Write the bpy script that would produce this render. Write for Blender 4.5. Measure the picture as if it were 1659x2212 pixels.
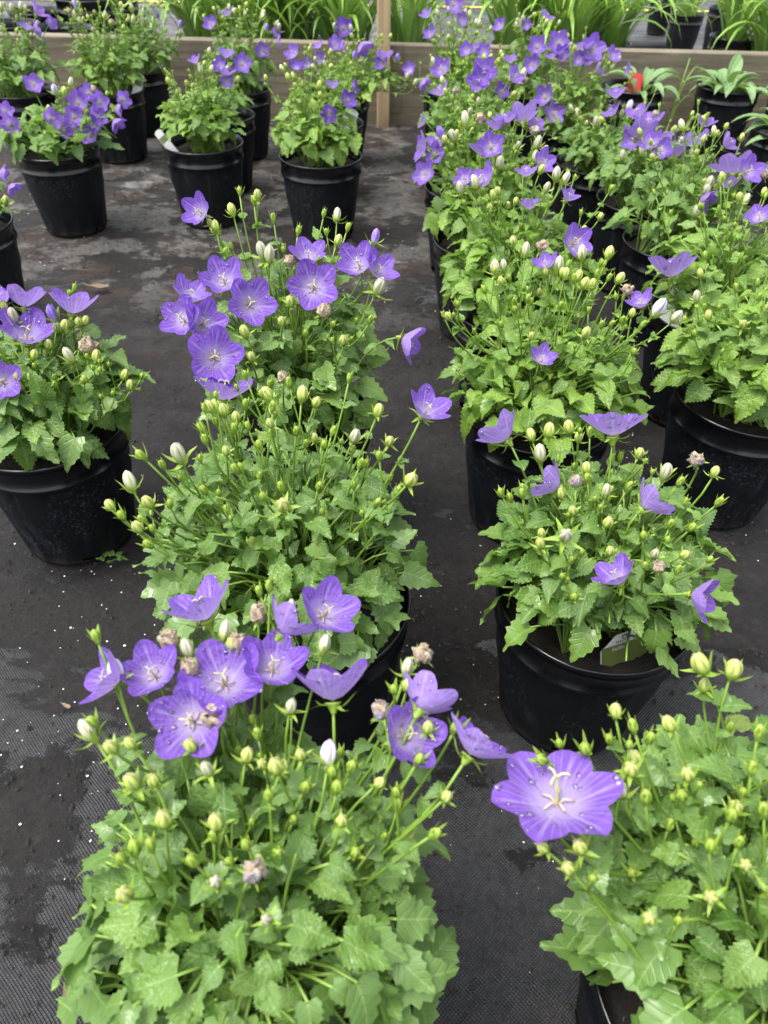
import bpy, math, random
import numpy as np
from mathutils import Vector, Matrix, noise as mn
random.seed(7)
for o in list(bpy.data.objects): bpy.data.objects.remove(o)
SC = bpy.context.scene
COL = SC.collection
PI = math.pi

# ------------------------------------------------------------------ camera, world, sun, exposure
TH, ROLL, CH, FPX = math.radians(42.1), math.radians(1.5), .617, 1600.0      # focal length in px of a 1659 px wide frame
FW = Vector((0, math.cos(TH), -math.sin(TH)))
_r = Vector((1, 0, 0)); _u = _r.cross(FW)
RT = _r*math.cos(ROLL) + _u*math.sin(ROLL)
UP = -_r*math.sin(ROLL) + _u*math.cos(ROLL)
CAM = Vector((0, 0, CH))
cd = bpy.data.cameras.new('camera'); cam = bpy.data.objects.new('camera', cd); COL.objects.link(cam)
cam.matrix_world = Matrix(((RT.x, UP.x, -FW.x, 0), (RT.y, UP.y, -FW.y, 0), (RT.z, UP.z, -FW.z, CH), (0, 0, 0, 1)))
cd.sensor_fit = 'HORIZONTAL'; cd.sensor_width = 36; cd.lens = FPX/1659*36
cd.clip_start = .02; cd.clip_end = 400
cd.dof.use_dof = True; cd.dof.focus_distance = .62; cd.dof.aperture_fstop = 16
SC.camera = cam
SC.cycles.max_bounces = 6; SC.cycles.diffuse_bounces = 3; SC.cycles.glossy_bounces = 2; SC.cycles.transmission_bounces = 3; SC.cycles.transparent_max_bounces = 6
SC.cycles.caustics_reflective = False; SC.cycles.caustics_refractive = False

SUN_EL, SUN_AZ = math.radians(68), math.radians(-105)      # azimuth from +y towards +x
w = bpy.data.worlds.new('World'); SC.world = w; w.use_nodes = True
nt = w.node_tree; nt.nodes.clear()
sky = nt.nodes.new('ShaderNodeTexSky'); sky.sky_type = 'NISHITA'; sky.sun_disc = False
sky.sun_elevation = SUN_EL; sky.sun_rotation = SUN_AZ; sky.air_density = 1; sky.dust_density = 4; sky.ozone_density = 1
hsv = nt.nodes.new('ShaderNodeHueSaturation'); hsv.inputs['Saturation'].default_value = .28   # cloud cover whitens the sky
bg = nt.nodes.new('ShaderNodeBackground'); bg.inputs['Strength'].default_value = .15
wo = nt.nodes.new('ShaderNodeOutputWorld')
nt.links.new(sky.outputs[0], hsv.inputs['Color']); nt.links.new(hsv.outputs[0], bg.inputs[0]); nt.links.new(bg.outputs[0], wo.inputs[0])
sd = bpy.data.lights.new('sun', 'SUN'); sd.energy = 1.1; sd.angle = math.radians(28); sd.color = (1, .97, .92)
so = bpy.data.objects.new('sun', sd); COL.objects.link(so)
sdir = Vector((math.sin(SUN_AZ)*math.cos(SUN_EL), math.cos(SUN_AZ)*math.cos(SUN_EL), math.sin(SUN_EL)))
so.rotation_euler = (-sdir).to_track_quat('-Z', 'Y').to_euler(); so.location = (0, 0, 5)
SC.view_settings.view_transform = 'Standard'; SC.view_settings.look = 'None'
SC.view_settings.exposure = 1.62; SC.view_settings.gamma = 1
SC.view_settings.use_curve_mapping = False

# ------------------------------------------------------------------ pixel helpers (1659 x 2212 frame)
def ray(x, y): return FW + RT*((x-829.5)/FPX) - UP*((y-1106)/FPX)
def on_z(x, y, z):
    d = ray(x, y); return CAM + d*((z-CH)/d.z)
def on_y(x, y, Y):
    d = ray(x, y); return CAM + d*(Y/d.y)
def depth(p): return (p-CAM).dot(FW)
def cam_dir(a, px=829.5, py=1106):
    f = ray(px, py).normalized(); r = f.cross(UP).normalized(); u = r.cross(f)
    return (r*a[0] + u*a[1] - f*a[2]).normalized()

# ------------------------------------------------------------------ mesh building
class MB:
    def __init__(s): s.v = []; s.f = []; s.m = []; s.uv = []
    def add(s, v, f, m=0, uv=None):
        o = len(s.v); s.v += [tuple(p) for p in v]; s.f += [tuple(i+o for i in q) for q in f]; s.m += [m]*len(f)
        s.uv += list(uv) if uv is not None else [(0, 0)]*len(v)
    def tube(s, pts, r0, r1, n=5, m=0, uvs=False):
        V = []; F = []; k = len(pts)
        ref = Vector((.31, .77, .55))
        for i, p in enumerate(pts):
            t = (pts[min(i+1, k-1)] - pts[max(i-1, 0)]).normalized()
            a = t.cross(ref)
            if a.length < 1e-4: a = t.cross(Vector((1, 0, 0)))
            a.normalize(); b = t.cross(a); r = r0+(r1-r0)*i/(k-1)
            for j in range(n):
                c = 2*PI*j/n; V.append(p+a*(r*math.cos(c))+b*(r*math.sin(c)))
        for i in range(k-1):
            for j in range(n):
                F.append((i*n+j, i*n+(j+1) % n, (i+1)*n+(j+1) % n, (i+1)*n+j))
        V.append(pts[-1]); e = len(V)-1
        for j in range(n): F.append(((k-1)*n+j, (k-1)*n+(j+1) % n, e))
        s.add(V, F, m)
    def box(s, x0, x1, y0, y1, z0, z1, m=0):
        V = [(x, y, z) for z in (z0, z1) for y in (y0, y1) for x in (x0, x1)]
        s.add(V, [(0, 2, 3, 1), (4, 5, 7, 6), (0, 1, 5, 4), (2, 6, 7, 3), (0, 4, 6, 2), (1, 3, 7, 5)], m)
    def mesh(s, name, mats, smooth=True):
        me = bpy.data.meshes.new(name); me.from_pydata(s.v, [], s.f)
        for m in mats: me.materials.append(m)
        if len(mats) > 1: me.polygons.foreach_set('material_index', s.m)
        if smooth: me.polygons.foreach_set('use_smooth', [True]*len(s.f))
        uvl = me.uv_layers.new(name='UVMap')
        li = np.empty(len(me.loops), np.int32); me.loops.foreach_get('vertex_index', li)
        uvl.data.foreach_set('uv', np.array(s.uv, np.float32)[li].ravel())
        me.update(); return me

def obj(name, me, parent=None, mat=None, loc=None):
    o = bpy.data.objects.new(name, me); COL.objects.link(o)
    if parent is not None: o.parent = parent
    if mat is not None: o.matrix_local = mat
    elif loc is not None: o.location = loc
    return o
def tag(o, label, cat=None, group=None, kind=None):
    o['label'] = label
    if cat: o['category'] = cat
    if group: o['group'] = group
    if kind: o['kind'] = kind
    return o
def frame(p, along, nrm, sc):
    y = along.normalized(); x = y.cross(nrm)
    if x.length < 1e-4: x = y.orthogonal()
    x.normalize(); z = x.cross(y)
    return Matrix(((x.x*sc, y.x*sc, z.x*sc, p.x), (x.y*sc, y.y*sc, z.y*sc, p.y), (x.z*sc, y.z*sc, z.z*sc, p.z), (0, 0, 0, 1)))
def frame_z(p, axis, sc, spin=0, flat=1):
    z = axis.normalized(); x = z.orthogonal().normalized(); y = z.cross(x)
    x, y = x*math.cos(spin)+y*math.sin(spin), y*math.cos(spin)-x*math.sin(spin)
    return Matrix(((x.x*sc, y.x*sc, z.x*sc*flat, p.x), (x.y*sc, y.y*sc, z.y*sc*flat, p.y), (x.z*sc, y.z*sc, z.z*sc*flat, p.z), (0, 0, 0, 1)))
def bez(a, b, c, d, n):
    r = []
    for i in range(n+1):
        t = i/n; k = 1-t; r.append(a*(k**3)+b*(3*k*k*t)+c*(3*k*t*t)+d*(t**3))
    return r

# ------------------------------------------------------------------ materials
class NT:
    def __init__(s, name):
        s.mat = bpy.data.materials.new(name); s.mat.use_nodes = True
        s.t = s.mat.node_tree; s.n = s.t.nodes; s.p = s.n['Principled BSDF']; s.out = s.n['Material Output']
    def node(s, typ, **k):
        n = s.n.new(typ)
        for a, v in k.items(): setattr(n, a, v)
        return n
    def link(s, a, b): s.t.links.new(a, b)
    def val(s, sock, v):
        if hasattr(v, 'links') or isinstance(v, bpy.types.NodeSocket): s.link(v, sock)
        else: sock.default_value = v
    def math(s, op, a, b=0.0, c=0.0, clamp=False):
        n = s.node('ShaderNodeMath', operation=op, use_clamp=clamp)
        for i, v in enumerate((a, b, c)): s.val(n.inputs[i], v)
        return n.outputs[0]
    def mix(s, f, a, b, bt='MIX'):
        n = s.node('ShaderNodeMix', data_type='RGBA', blend_type=bt)
        s.val(n.inputs['Factor'], f); s.val(n.inputs['A'], (*a, 1) if isinstance(a, tuple) else a); s.val(n.inputs['B'], (*b, 1) if isinstance(b, tuple) else b)
        return n.outputs['Result']
    def noise(s, co, scale, detail=4, rough=.55, dist=0):
        n = s.node('ShaderNodeTexNoise'); s.val(n.inputs['Vector'], co); n.inputs['Scale'].default_value = scale
        n.inputs['Detail'].default_value = detail; n.inputs['Roughness'].default_value = rough; n.inputs['Distortion'].default_value = dist
        return n.outputs['Fac']
    def ramp(s, f, lo, hi):
        n = s.node('ShaderNodeMapRange', interpolation_type='SMOOTHSTEP'); s.val(n.inputs['Value'], f)
        n.inputs['From Min'].default_value = min(lo, hi); n.inputs['From Max'].default_value = max(lo, hi)
        if lo > hi: n.inputs['To Min'].default_value = 1; n.inputs['To Max'].default_value = 0
        return n.outputs['Result']
    def co(s, kind='Object'):
        return s.node('ShaderNodeTexCoord').outputs[kind]
    def map(s, co, sc=(1, 1, 1), loc=(0, 0, 0), rot=(0, 0, 0)):
        n = s.node('ShaderNodeMapping'); s.link(co, n.inputs[0]); n.inputs['Scale'].default_value = sc
        n.inputs['Location'].default_value = loc; n.inputs['Rotation'].default_value = rot
        return n.outputs[0]
    def xyz(s, co):
        n = s.node('ShaderNodeSeparateXYZ'); s.link(co, n.inputs[0]); return n.outputs
    def bump(s, h, strength=.3, dist=.001):
        n = s.node('ShaderNodeBump'); n.inputs['Strength'].default_value = strength; n.inputs['Distance'].default_value = dist
        s.link(h, n.inputs['Height']); s.link(n.outputs[0], s.p.inputs['Normal']); return n.outputs[0]
    def set(s, col=None, rough=None, **k):
        if col is not None: s.val(s.p.inputs['Base Color'], (*col, 1) if isinstance(col, tuple) else col)
        if rough is not None: s.val(s.p.inputs['Roughness'], rough)
        for a, v in k.items(): s.val(s.p.inputs[a], v)
    def translucent(s, col, fac):
        t = s.node('ShaderNodeBsdfTranslucent'); s.val(t.inputs['Color'], (*col, 1) if isinstance(col, tuple) else col)
        m = s.node('ShaderNodeMixShader'); s.val(m.inputs[0], fac)
        s.link(s.p.outputs[0], m.inputs[1]); s.link(t.outputs[0], m.inputs[2]); s.link(m.outputs[0], s.out.inputs['Surface'])

def leaf_material(name, dark, light, vein, trans=.35, veins=True, rough=(.20, .52)):
    M = NT(name)
    rnd = M.node('ShaderNodeObjectInfo').outputs['Random']
    co = M.co('Object'); uv = M.node('ShaderNodeUVMap').outputs[0]
    n1 = M.noise(M.map(co, (1, 1, 1)), 3.2, 3)
    f = M.math('ADD', M.math('MULTIPLY', rnd, .75), M.math('MULTIPLY', n1, .5))
    f = M.math('SUBTRACT', f, .12, clamp=True)
    c = M.mix(f, dark, light)
    yel = M.math('MULTIPLY', M.ramp(rnd, .96, 1.0), .30)
    c = M.mix(yel, c, (.30, .26, .05))
    rnd2 = M.math('FRACT', M.math('MULTIPLY', rnd, 17.3))
    c = M.mix(M.math('MULTIPLY', M.ramp(rnd2, .45, .95), .5), c, (.115, .205, .070))          # some blades bluer
    c = M.mix(M.math('MULTIPLY', M.math('MULTIPLY', M.ramp(M.noise(co, 5.5, 4, .6), .60, .74), M.ramp(rnd2, .3, .1)), .55), c, (.27, .25, .06))   # yellowing patches
    if veins:
        u, v = M.xyz(uv)[0:2]
        au = M.math('ABSOLUTE', M.math('SUBTRACT', u, .5))
        mid = M.math('SUBTRACT', 1.0, M.ramp(au, .008, .03))
        sv = M.math('SINE', M.math('MULTIPLY', M.math('SUBTRACT', v, M.math('MULTIPLY', au, .75)), 34.0))
        side = M.math('MULTIPLY', M.ramp(sv, .93, 1.0), .10)
        vn = M.math('MAXIMUM', M.math('MULTIPLY', mid, .6), side)
        c = M.mix(vn, c, vein)
        h = M.math('ADD', M.math('MULTIPLY', M.ramp(sv, .6, 1.0), -.14), M.math('MULTIPLY', M.noise(co, 9, 3), 1.0))
        M.bump(h, .30, .03)
    bf = M.node('ShaderNodeNewGeometry').outputs['Backfacing']
    c2 = M.mix(M.math('MULTIPLY', bf, .5), c, (.20, .31, .12))
    wet = M.ramp(M.noise(co, 2.3, 2), .40, .62)
    M.set(c2, M.math('ADD', rough[0], M.math('MULTIPLY', wet, rough[1]-rough[0])))
    M.p.inputs['Specular IOR Level'].default_value = .5
    M.translucent(M.mix(.5, c2, (.26, .46, .03)), trans)
    return M.mat

LEAF = leaf_material('bellflower leaf', (.074, .165, .027), (.192, .320, .064), (.28, .40, .13))
LEAFB = leaf_material('bellflower leaf yellowish', (.105, .215, .022), (.225, .365, .048), (.32, .45, .12))
DAYL = leaf_material('daylily leaf', (.14, .29, .03), (.28, .45, .06), (.3, .4, .1), .3, False)
LANCE = leaf_material('lance leaf', (.10, .20, .06), (.19, .31, .12), (.3, .4, .2), .25, True)

def simple(name, col, rough, var=.25, scale=60, trans=0, **k):
    M = NT(name); co = M.co('Object')
    n = M.noise(co, scale, 3)
    rnd = M.node('ShaderNodeObjectInfo').outputs['Random']
    f = M.math('ADD', M.math('MULTIPLY', n, .6), M.math('MULTIPLY', rnd, .4))
    a = tuple(c*(1-var) for c in col); b = tuple(min(1, c*(1+var)) for c in col)
    c = M.mix(f, a, b); M.set(c, rough, **k)
    if trans: M.translucent(c, trans)
    return M.mat
STEM = simple('stem', (.17, .29, .035), .45, .3, 9, .15)
PETI = simple('petiole', (.21, .34, .06), .45, .25, 9, .2)
SEPAL = simple('sepal', (.25, .37, .05), .5, .25, 3, .25)
SOIL = None

def petal_material(name, deep, mid, pale, back):
    M = NT(name); uv = M.node('ShaderNodeUVMap').outputs[0]; co = M.co('Object')
    u, v = M.xyz(uv)[0:2]
    rnd = M.node('ShaderNodeObjectInfo').outputs['Random']
    n = M.noise(co, 5, 3)
    c = M.mix(M.math('ADD', M.math('MULTIPLY', n, .7), M.math('MULTIPLY', rnd, .3)), deep, mid)
    ctr = M.math('SUBTRACT', 1.0, M.ramp(M.math('ADD', v, M.math('MULTIPLY', n, .25)), .16, .66))
    c = M.mix(M.math('MULTIPLY', ctr, .72), c, pale)
    au = M.math('ABSOLUTE', M.math('SUBTRACT', u, .5))
    st = M.ramp(M.math('SINE', M.math('MULTIPLY', au, 42.0)), .80, 1.0)
    midl = M.math('SUBTRACT', 1.0, M.ramp(au, .01, .05))
    lines = M.math('MULTIPLY', M.math('MAXIMUM', st, midl), M.math('SUBTRACT', 1.0, M.ramp(v, .55, 1.0)))
    c = M.mix(M.math('MULTIPLY', lines, .35), c, pale)
    bf = M.node('ShaderNodeNewGeometry').outputs['Backfacing']
    bcol = M.mix(M.math('MULTIPLY', M.math('MAXIMUM', st, midl), .35), back, pale)
    c = M.mix(M.math('MULTIPLY', bf, .7), c, bcol)
    M.set(c, .42); M.p.inputs['Specular IOR Level'].default_value = .35
    M.bump(M.math('ADD', M.math('MULTIPLY', st, .5), n), .25, .02)
    M.translucent(c, .45)
    return M.mat
PETAL = petal_material('purple petal', (.155, .056, .44), (.245, .122, .55), (.58, .49, .72), (.36, .24, .59))
PETALD = petal_material('deep purple petal', (.085, .026, .31), (.15, .058, .42), (.42, .34, .64), (.25, .14, .49))

def bud_material(name, body, base, groove, tip):
    M = NT(name); uv = M.node('ShaderNodeUVMap').outputs[0]
    u, v = M.xyz(uv)[0:2]
    au = M.math('ABSOLUTE', M.math('SUBTRACT', u, .5))
    c = M.mix(M.ramp(v, .05, .55), base, body)
    g = M.math('MULTIPLY', M.ramp(au, .30, .48), M.ramp(v, .15, .6))
    c = M.mix(M.math('MULTIPLY', g, .8), c, groove)
    c = M.mix(M.math('MULTIPLY', M.ramp(v, .8, 1.0), .6), c, tip)
    M.set(c, .45); M.translucent(c, .22)
    return M.mat
BUDW = bud_material('white bud', (.52, .53, .36), (.34, .43, .10), (.22, .18, .15), (.42, .38, .34))
BUDY = bud_material('yellow green bud', (.46, .55, .14), (.32, .46, .07), (.26, .20, .10), (.42, .34, .22))
BUDG = bud_material('green bud', (.28, .42, .055), (.22, .36, .05), (.18, .25, .04), (.40, .42, .12))
BUDP = bud_material('purple tinged bud', (.62, .58, .70), (.55, .58, .38), (.17, .11, .28), (.30, .18, .52))
BUDC = bud_material('closed purple bud', (.30, .19, .62), (.45, .38, .66), (.14, .06, .42), (.2, .09, .55))
CREAM = simple('pistil', (.46, .46, .24), .5, .2, 40, .2)
ANTHER = simple('stamen', (.45, .35, .26), .6, .25, 40)
def dry_material():
    M = NT('dried flower'); co = M.co('Object')
    n = M.noise(co, 3.5, 5, .65); rnd = M.node('ShaderNodeObjectInfo').outputs['Random']
    c = M.mix(M.ramp(n, .35, .65), (.40, .28, .18), (.72, .62, .47))
    c = M.mix(M.math('MULTIPLY', M.ramp(rnd, .6, .8), M.ramp(M.noise(co, 2, 2), .4, .6)), c, (.36, .34, .46))
    M.set(c, .75); M.bump(M.noise(co, 9, 4), .6, .05); M.translucent(c, .2); return M.mat
DRY = dry_material()
def water():
    M = NT('water drop'); g = M.node('ShaderNodeBsdfGlossy'); g.inputs['Roughness'].default_value = .05; g.inputs['Color'].default_value = (1, 1, 1, 1)
    t = M.node('ShaderNodeBsdfTransparent'); t.inputs['Color'].default_value = (1, 1, 1, 1); fr = M.node('ShaderNodeFresnel'); fr.inputs['IOR'].default_value = 1.33
    m = M.node('ShaderNodeMixShader'); M.link(M.math('ADD', M.math('MULTIPLY', fr.outputs[0], 1.0), .07, clamp=True), m.inputs[0]); M.link(t.outputs[0], m.inputs[1]); M.link(g.outputs[0], m.inputs[2]); M.link(m.outputs[0], M.out.inputs['Surface'])
    return M.mat
WATER = water()

def pot_material():
    M = NT('black nursery plastic'); co = M.co('Object')
    rnd = M.node('ShaderNodeObjectInfo').outputs['Random']
    ofs = M.node('ShaderNodeVectorMath', operation='ADD'); M.link(co, ofs.inputs[0])
    cmb = M.node('ShaderNodeCombineXYZ'); M.link(M.math('MULTIPLY', rnd, 7.0), cmb.inputs[0]); M.link(M.math('MULTIPLY', rnd, 3.0), cmb.inputs[1]); M.link(cmb.outputs[0], ofs.inputs[1])
    o = ofs.outputs[0]
    c = M.mix(M.noise(o, 18, 4), (.0028, .0032, .0046), (.0058, .0066, .0092))
    # dried splash spots and dust streaks
    spots = M.math('MULTIPLY', M.ramp(M.noise(o, 300, 4, .65), .54, .66), M.ramp(M.noise(o, 12, 3), .40, .62))
    c = M.mix(M.math('MULTIPLY', spots, .28), c, (.13, .15, .19))
    streak = M.ramp(M.noise(M.map(o, (60, 60, 5)), 1.0, 4), .55, .78)
    c = M.mix(M.math('MULTIPLY', streak, .14), c, (.09, .10, .12))
    z = M.xyz(co)[2]
    mud = M.math('MULTIPLY', M.math('SUBTRACT', 1.0, M.ramp(M.math('ADD', z, M.math('MULTIPLY', M.noise(o, 30, 3), .03)), .010, .034)), .6)
    c = M.mix(mud, c, (.030, .022, .018))
    M.p.inputs['Specular IOR Level'].default_value = .26
    M.set(c, M.math('ADD', .40, M.math('ADD', M.math('MULTIPLY', M.noise(o, 40, 3), .25), M.math('MULTIPLY', spots, .3))))
    M.bump(M.noise(o, 320, 2), .12, .0006)
    return M.mat
POT = pot_material()
RIM = simple('glossy rim plastic', (.0042, .0046, .006), .22, .4, 40)
def soil_material():
    M = NT('potting soil'); co = M.co('Object')
    c = M.mix(M.noise(co, 140, 5, .7), (.004, .003, .0025), (.024, .016, .011))
    c = M.mix(M.ramp(M.noise(co, 330, 2), .72, .76), c, (.5, .48, .42))
    M.set(c, .9); M.bump(M.noise(co, 160, 5, .7), 1, .006); return M.mat
SOIL = soil_material()

def fabric_material(name, back=False):
    M = NT(name); co = M.co('Object'); x, y, z = M.xyz(co)[0:3]
    warp = M.noise(co, 9, 2)
    per = .0031
    sx = M.math('SINE', M.math('MULTIPLY', M.math('ADD', x, M.math('MULTIPLY', warp, .010)), 2*PI/per))
    sy = M.math('SINE', M.math('MULTIPLY', M.math('ADD', y, M.math('MULTIPLY', warp, .012)), 2*PI/per))
    weave = M.math('MULTIPLY', sx, sy)
    tuft = M.math('MULTIPLY', M.ramp(weave, .15, .95), M.ramp(M.noise(co, 260, 2), .38, .62))
    big = M.noise(M.map(co, (1, 1.2, 1)), 3.0, 9, .7)
    base = M.mix(big, (.0085, .0083, .0088), (.0175, .0172, .018))
    c = M.mix(M.math('MULTIPLY', tuft, .75), base, (.085, .088, .096))
    # soil washed over the cloth
    d1 = M.noise(M.map(co, (1, 1.7, 1), (3.1, 1.7, 0)), 3.4, 11, .74, .3)
    lowy = M.ramp(y, .05, .75)                                  # thicker film of soil towards the back of the bed
    soilm = M.ramp(M.math('ADD', d1, M.math('MULTIPLY', lowy, .22)), .60, .64)
    sc = M.mix(M.ramp(M.noise(co, 190, 8, .85), .38, .64), (.0020, .0016, .0014), (.0215, .0158, .0130))
    c = M.mix(M.math('MULTIPLY', soilm, .9), c, sc)
    # dried mud, pale and reddish, where the bed has dried out near the boards
    far = M.math('MULTIPLY', M.ramp(y, 1.0, 1.5), M.math('SUBTRACT', 1.0, M.ramp(x, -.1, .35)))
    d2 = M.noise(M.map(co, (1, 1.25, 1), (.4, .2, 0)), 6.0, 12, .70, .25)
    pale = M.math('MULTIPLY', M.math('MULTIPLY', M.ramp(d2, .485, .525), far), M.ramp(M.noise(co, 46, 6, .75), .26, .52))
    c = M.mix(M.math('MULTIPLY', pale, .85), c, M.mix(M.noise(co, 24, 4), (.060, .057, .052), (.27, .255, .23)))
    d3 = M.noise(M.map(co, (1, 1.3, 1), (7.4, 3.2, 0)), 6.5, 12, .72, .2)
    far3 = M.math('MULTIPLY', M.ramp(y, .85, 1.35), .9)
    red = M.math('MULTIPLY', M.ramp(d3, .53, .555), far3)
    c = M.mix(red, c, M.mix(M.ramp(M.noise(co, 110, 8, .8), .3, .7), (.008, .0048, .0036), (.075, .040, .027)))
    clump = M.noise(co, 55, 9, .78)                              # loose soil lying in clumps and thin films
    c = M.mix(M.math('MULTIPLY', M.ramp(clump, .50, .66), .75), c, (.0022, .0017, .0015))
    c = M.mix(M.math('MULTIPLY', M.ramp(clump, .47, .34), .55), c, M.mix(M.noise(co, 12, 3), (.040, .037, .035), (.042, .031, .025)))
    crumbs = M.ramp(M.noise(co, 330, 3, .6), .64, .70)
    c = M.mix(M.math('MULTIPLY', crumbs, .45), c, (.055, .045, .038))
    wet = M.ramp(M.noise(M.map(co, (1, 1.6, 1), (1, 5, 0)), 3.4, 8, .65), .44, .58)
    if back:
        c = M.mix(.5, c, M.mix(M.noise(M.map(co, (1, 5, 1)), 3, 5), (.03, .032, .037), (.10, .105, .115)))
        M.p.inputs['Specular IOR Level'].default_value = .3
        M.set(c, M.math('ADD', .42, M.math('MULTIPLY', wet, .3)))
        h = M.math('ADD', M.noise(M.map(co, (1.2, 9, 1)), 2.2, 4), M.math('MULTIPLY', M.noise(co, 60, 3), .06))
        M.bump(h, .8, .03)
    else:
        M.set(c, M.math('ADD', .46, M.math('MULTIPLY', wet, .36)))
        h = M.math('ADD', M.math('MULTIPLY', M.math('MULTIPLY', weave, M.math('SUBTRACT', 1.0, M.math('MULTIPLY', soilm, .8))), .0006),
                   M.math('ADD', M.math('MULTIPLY', M.math('MULTIPLY', soilm, M.math('ADD', M.noise(co, 150, 8, .8), M.math('MULTIPLY', clump, 1.5))), .0110), M.math('MULTIPLY', M.noise(M.map(co, (1, 1.6, 1)), 9, 6, .6), .004)))
        n = M.node('ShaderNodeBump'); n.inputs['Strength'].default_value = .9; n.inputs['Distance'].default_value = 1.0
        M.link(h, n.inputs['Height']); M.link(n.outputs[0], M.p.inputs['Normal'])
    return M.mat
FABRIC = fabric_material('woven ground cloth'); FABRIC2 = fabric_material('wet ground cloth', True)

def wood_material(name, a, b, grain=(1.2, 20, 20)):
    M = NT(name); co = M.co('Object')
    g = M.noise(M.map(co, grain), 3, 6, .65, .8)
    c = M.mix(M.ramp(g, .3, .72), a, b)
    st = M.ramp(M.noise(co, 5, 7, .65), .46, .66)
    c = M.mix(M.math('MULTIPLY', st, .55), c, (.085, .078, .052))
    M.set(c, .75); M.bump(g, .5, .004); return M.mat
WOOD = wood_material('weathered board', (.105, .087, .058), (.215, .180, .122))
WOODP = wood_material('fresh post', (.30, .21, .11), (.46, .35, .20), (25, 25, 1.2))
TAGW = simple('white tag plastic', (.74, .75, .74), .35, .06, 30)
TAGG = simple('green tag print', (.16, .20, .06), .4, .1, 30)
TAGK = simple('dark tag print', (.03, .03, .03), .5, .1, 30)
TAGR = simple('red tag print', (.45, .03, .03), .4, .2, 30)
PERL = simple('perlite', (.74, .72, .68), .8, .1, 200)
CRUMB = simple('soil crumb', (.020, .014, .011), .9, .5, 300)
DEAD = simple('dead leaf', (.20, .14, .09), .7, .4, 40, .15)
PIPEM = simple('black pipe', (.018, .019, .022), .4, .3, 20)
YELLOW = simple('yellow marker yarn', (.62, .46, .06), .6, .2, 20)

# ------------------------------------------------------------------ ground
def hgt(x, y):
    h = .0022*mn.fractal(Vector((x*3, y*5, 0)), 1, 2, 4) - .003
    for y0, sl, am, wd in ((.99, .02, .0045, .013), (.215, -.05, .004, .010), (.47, .03, .0025, .012), (1.28, -.02, .004, .016)):      # creases in the cloth
        h += am*math.exp(-((y-y0-sl*x-.012*mn.noise(Vector((x*2.3, y0*9, 3))))/wd)**2)*(.6+.5*mn.noise(Vector((x*3, y0, 7))))
    return h
g = MB(); xs = np.arange(-2.2, 2.2001, .02); ys = np.arange(-.6, 2.4001, .008)
V = [(x, y, hgt(x, y)) for y in ys for x in xs]; nx = len(xs)
F = [(j*nx+i, j*nx+i+1, (j+1)*nx+i+1, (j+1)*nx+i) for j in range(len(ys)-1) for i in range(nx-1)]
g.add(V, F)
o = obj('ground_cloth', g.mesh('ground_cloth', [FABRIC])); tag(o, 'black woven ground cloth with washed soil under the pots', kind='structure')
g = MB(); g.add([(-80, -40, -.016), (80, -40, -.016), (80, 160, -.016), (-80, 160, -.016)], [(0, 1, 2, 3)])
o = obj('ground', g.mesh('ground', [FABRIC2])); tag(o, 'wet grey ground cloth beyond the timber board', kind='structure')
g = MB(); BY = 2.41
P0 = on_z(430, 4, -.01); P1_ = on_z(1300, 20, -.01)
dv = (P1_-P0); dv.z = 0; dv.normalize(); nn = Vector((-dv.y, dv.x, 0))*.018
a, b = P0-dv*4, P1_+dv*4
g.add([a-nn, b-nn, b+nn, a+nn], [(0, 1, 2, 3)])
o = obj('marker_line', g.mesh('marker_line', [YELLOW])); tag(o, 'yellow marker line across the far ground cloth', kind='structure')

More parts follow.
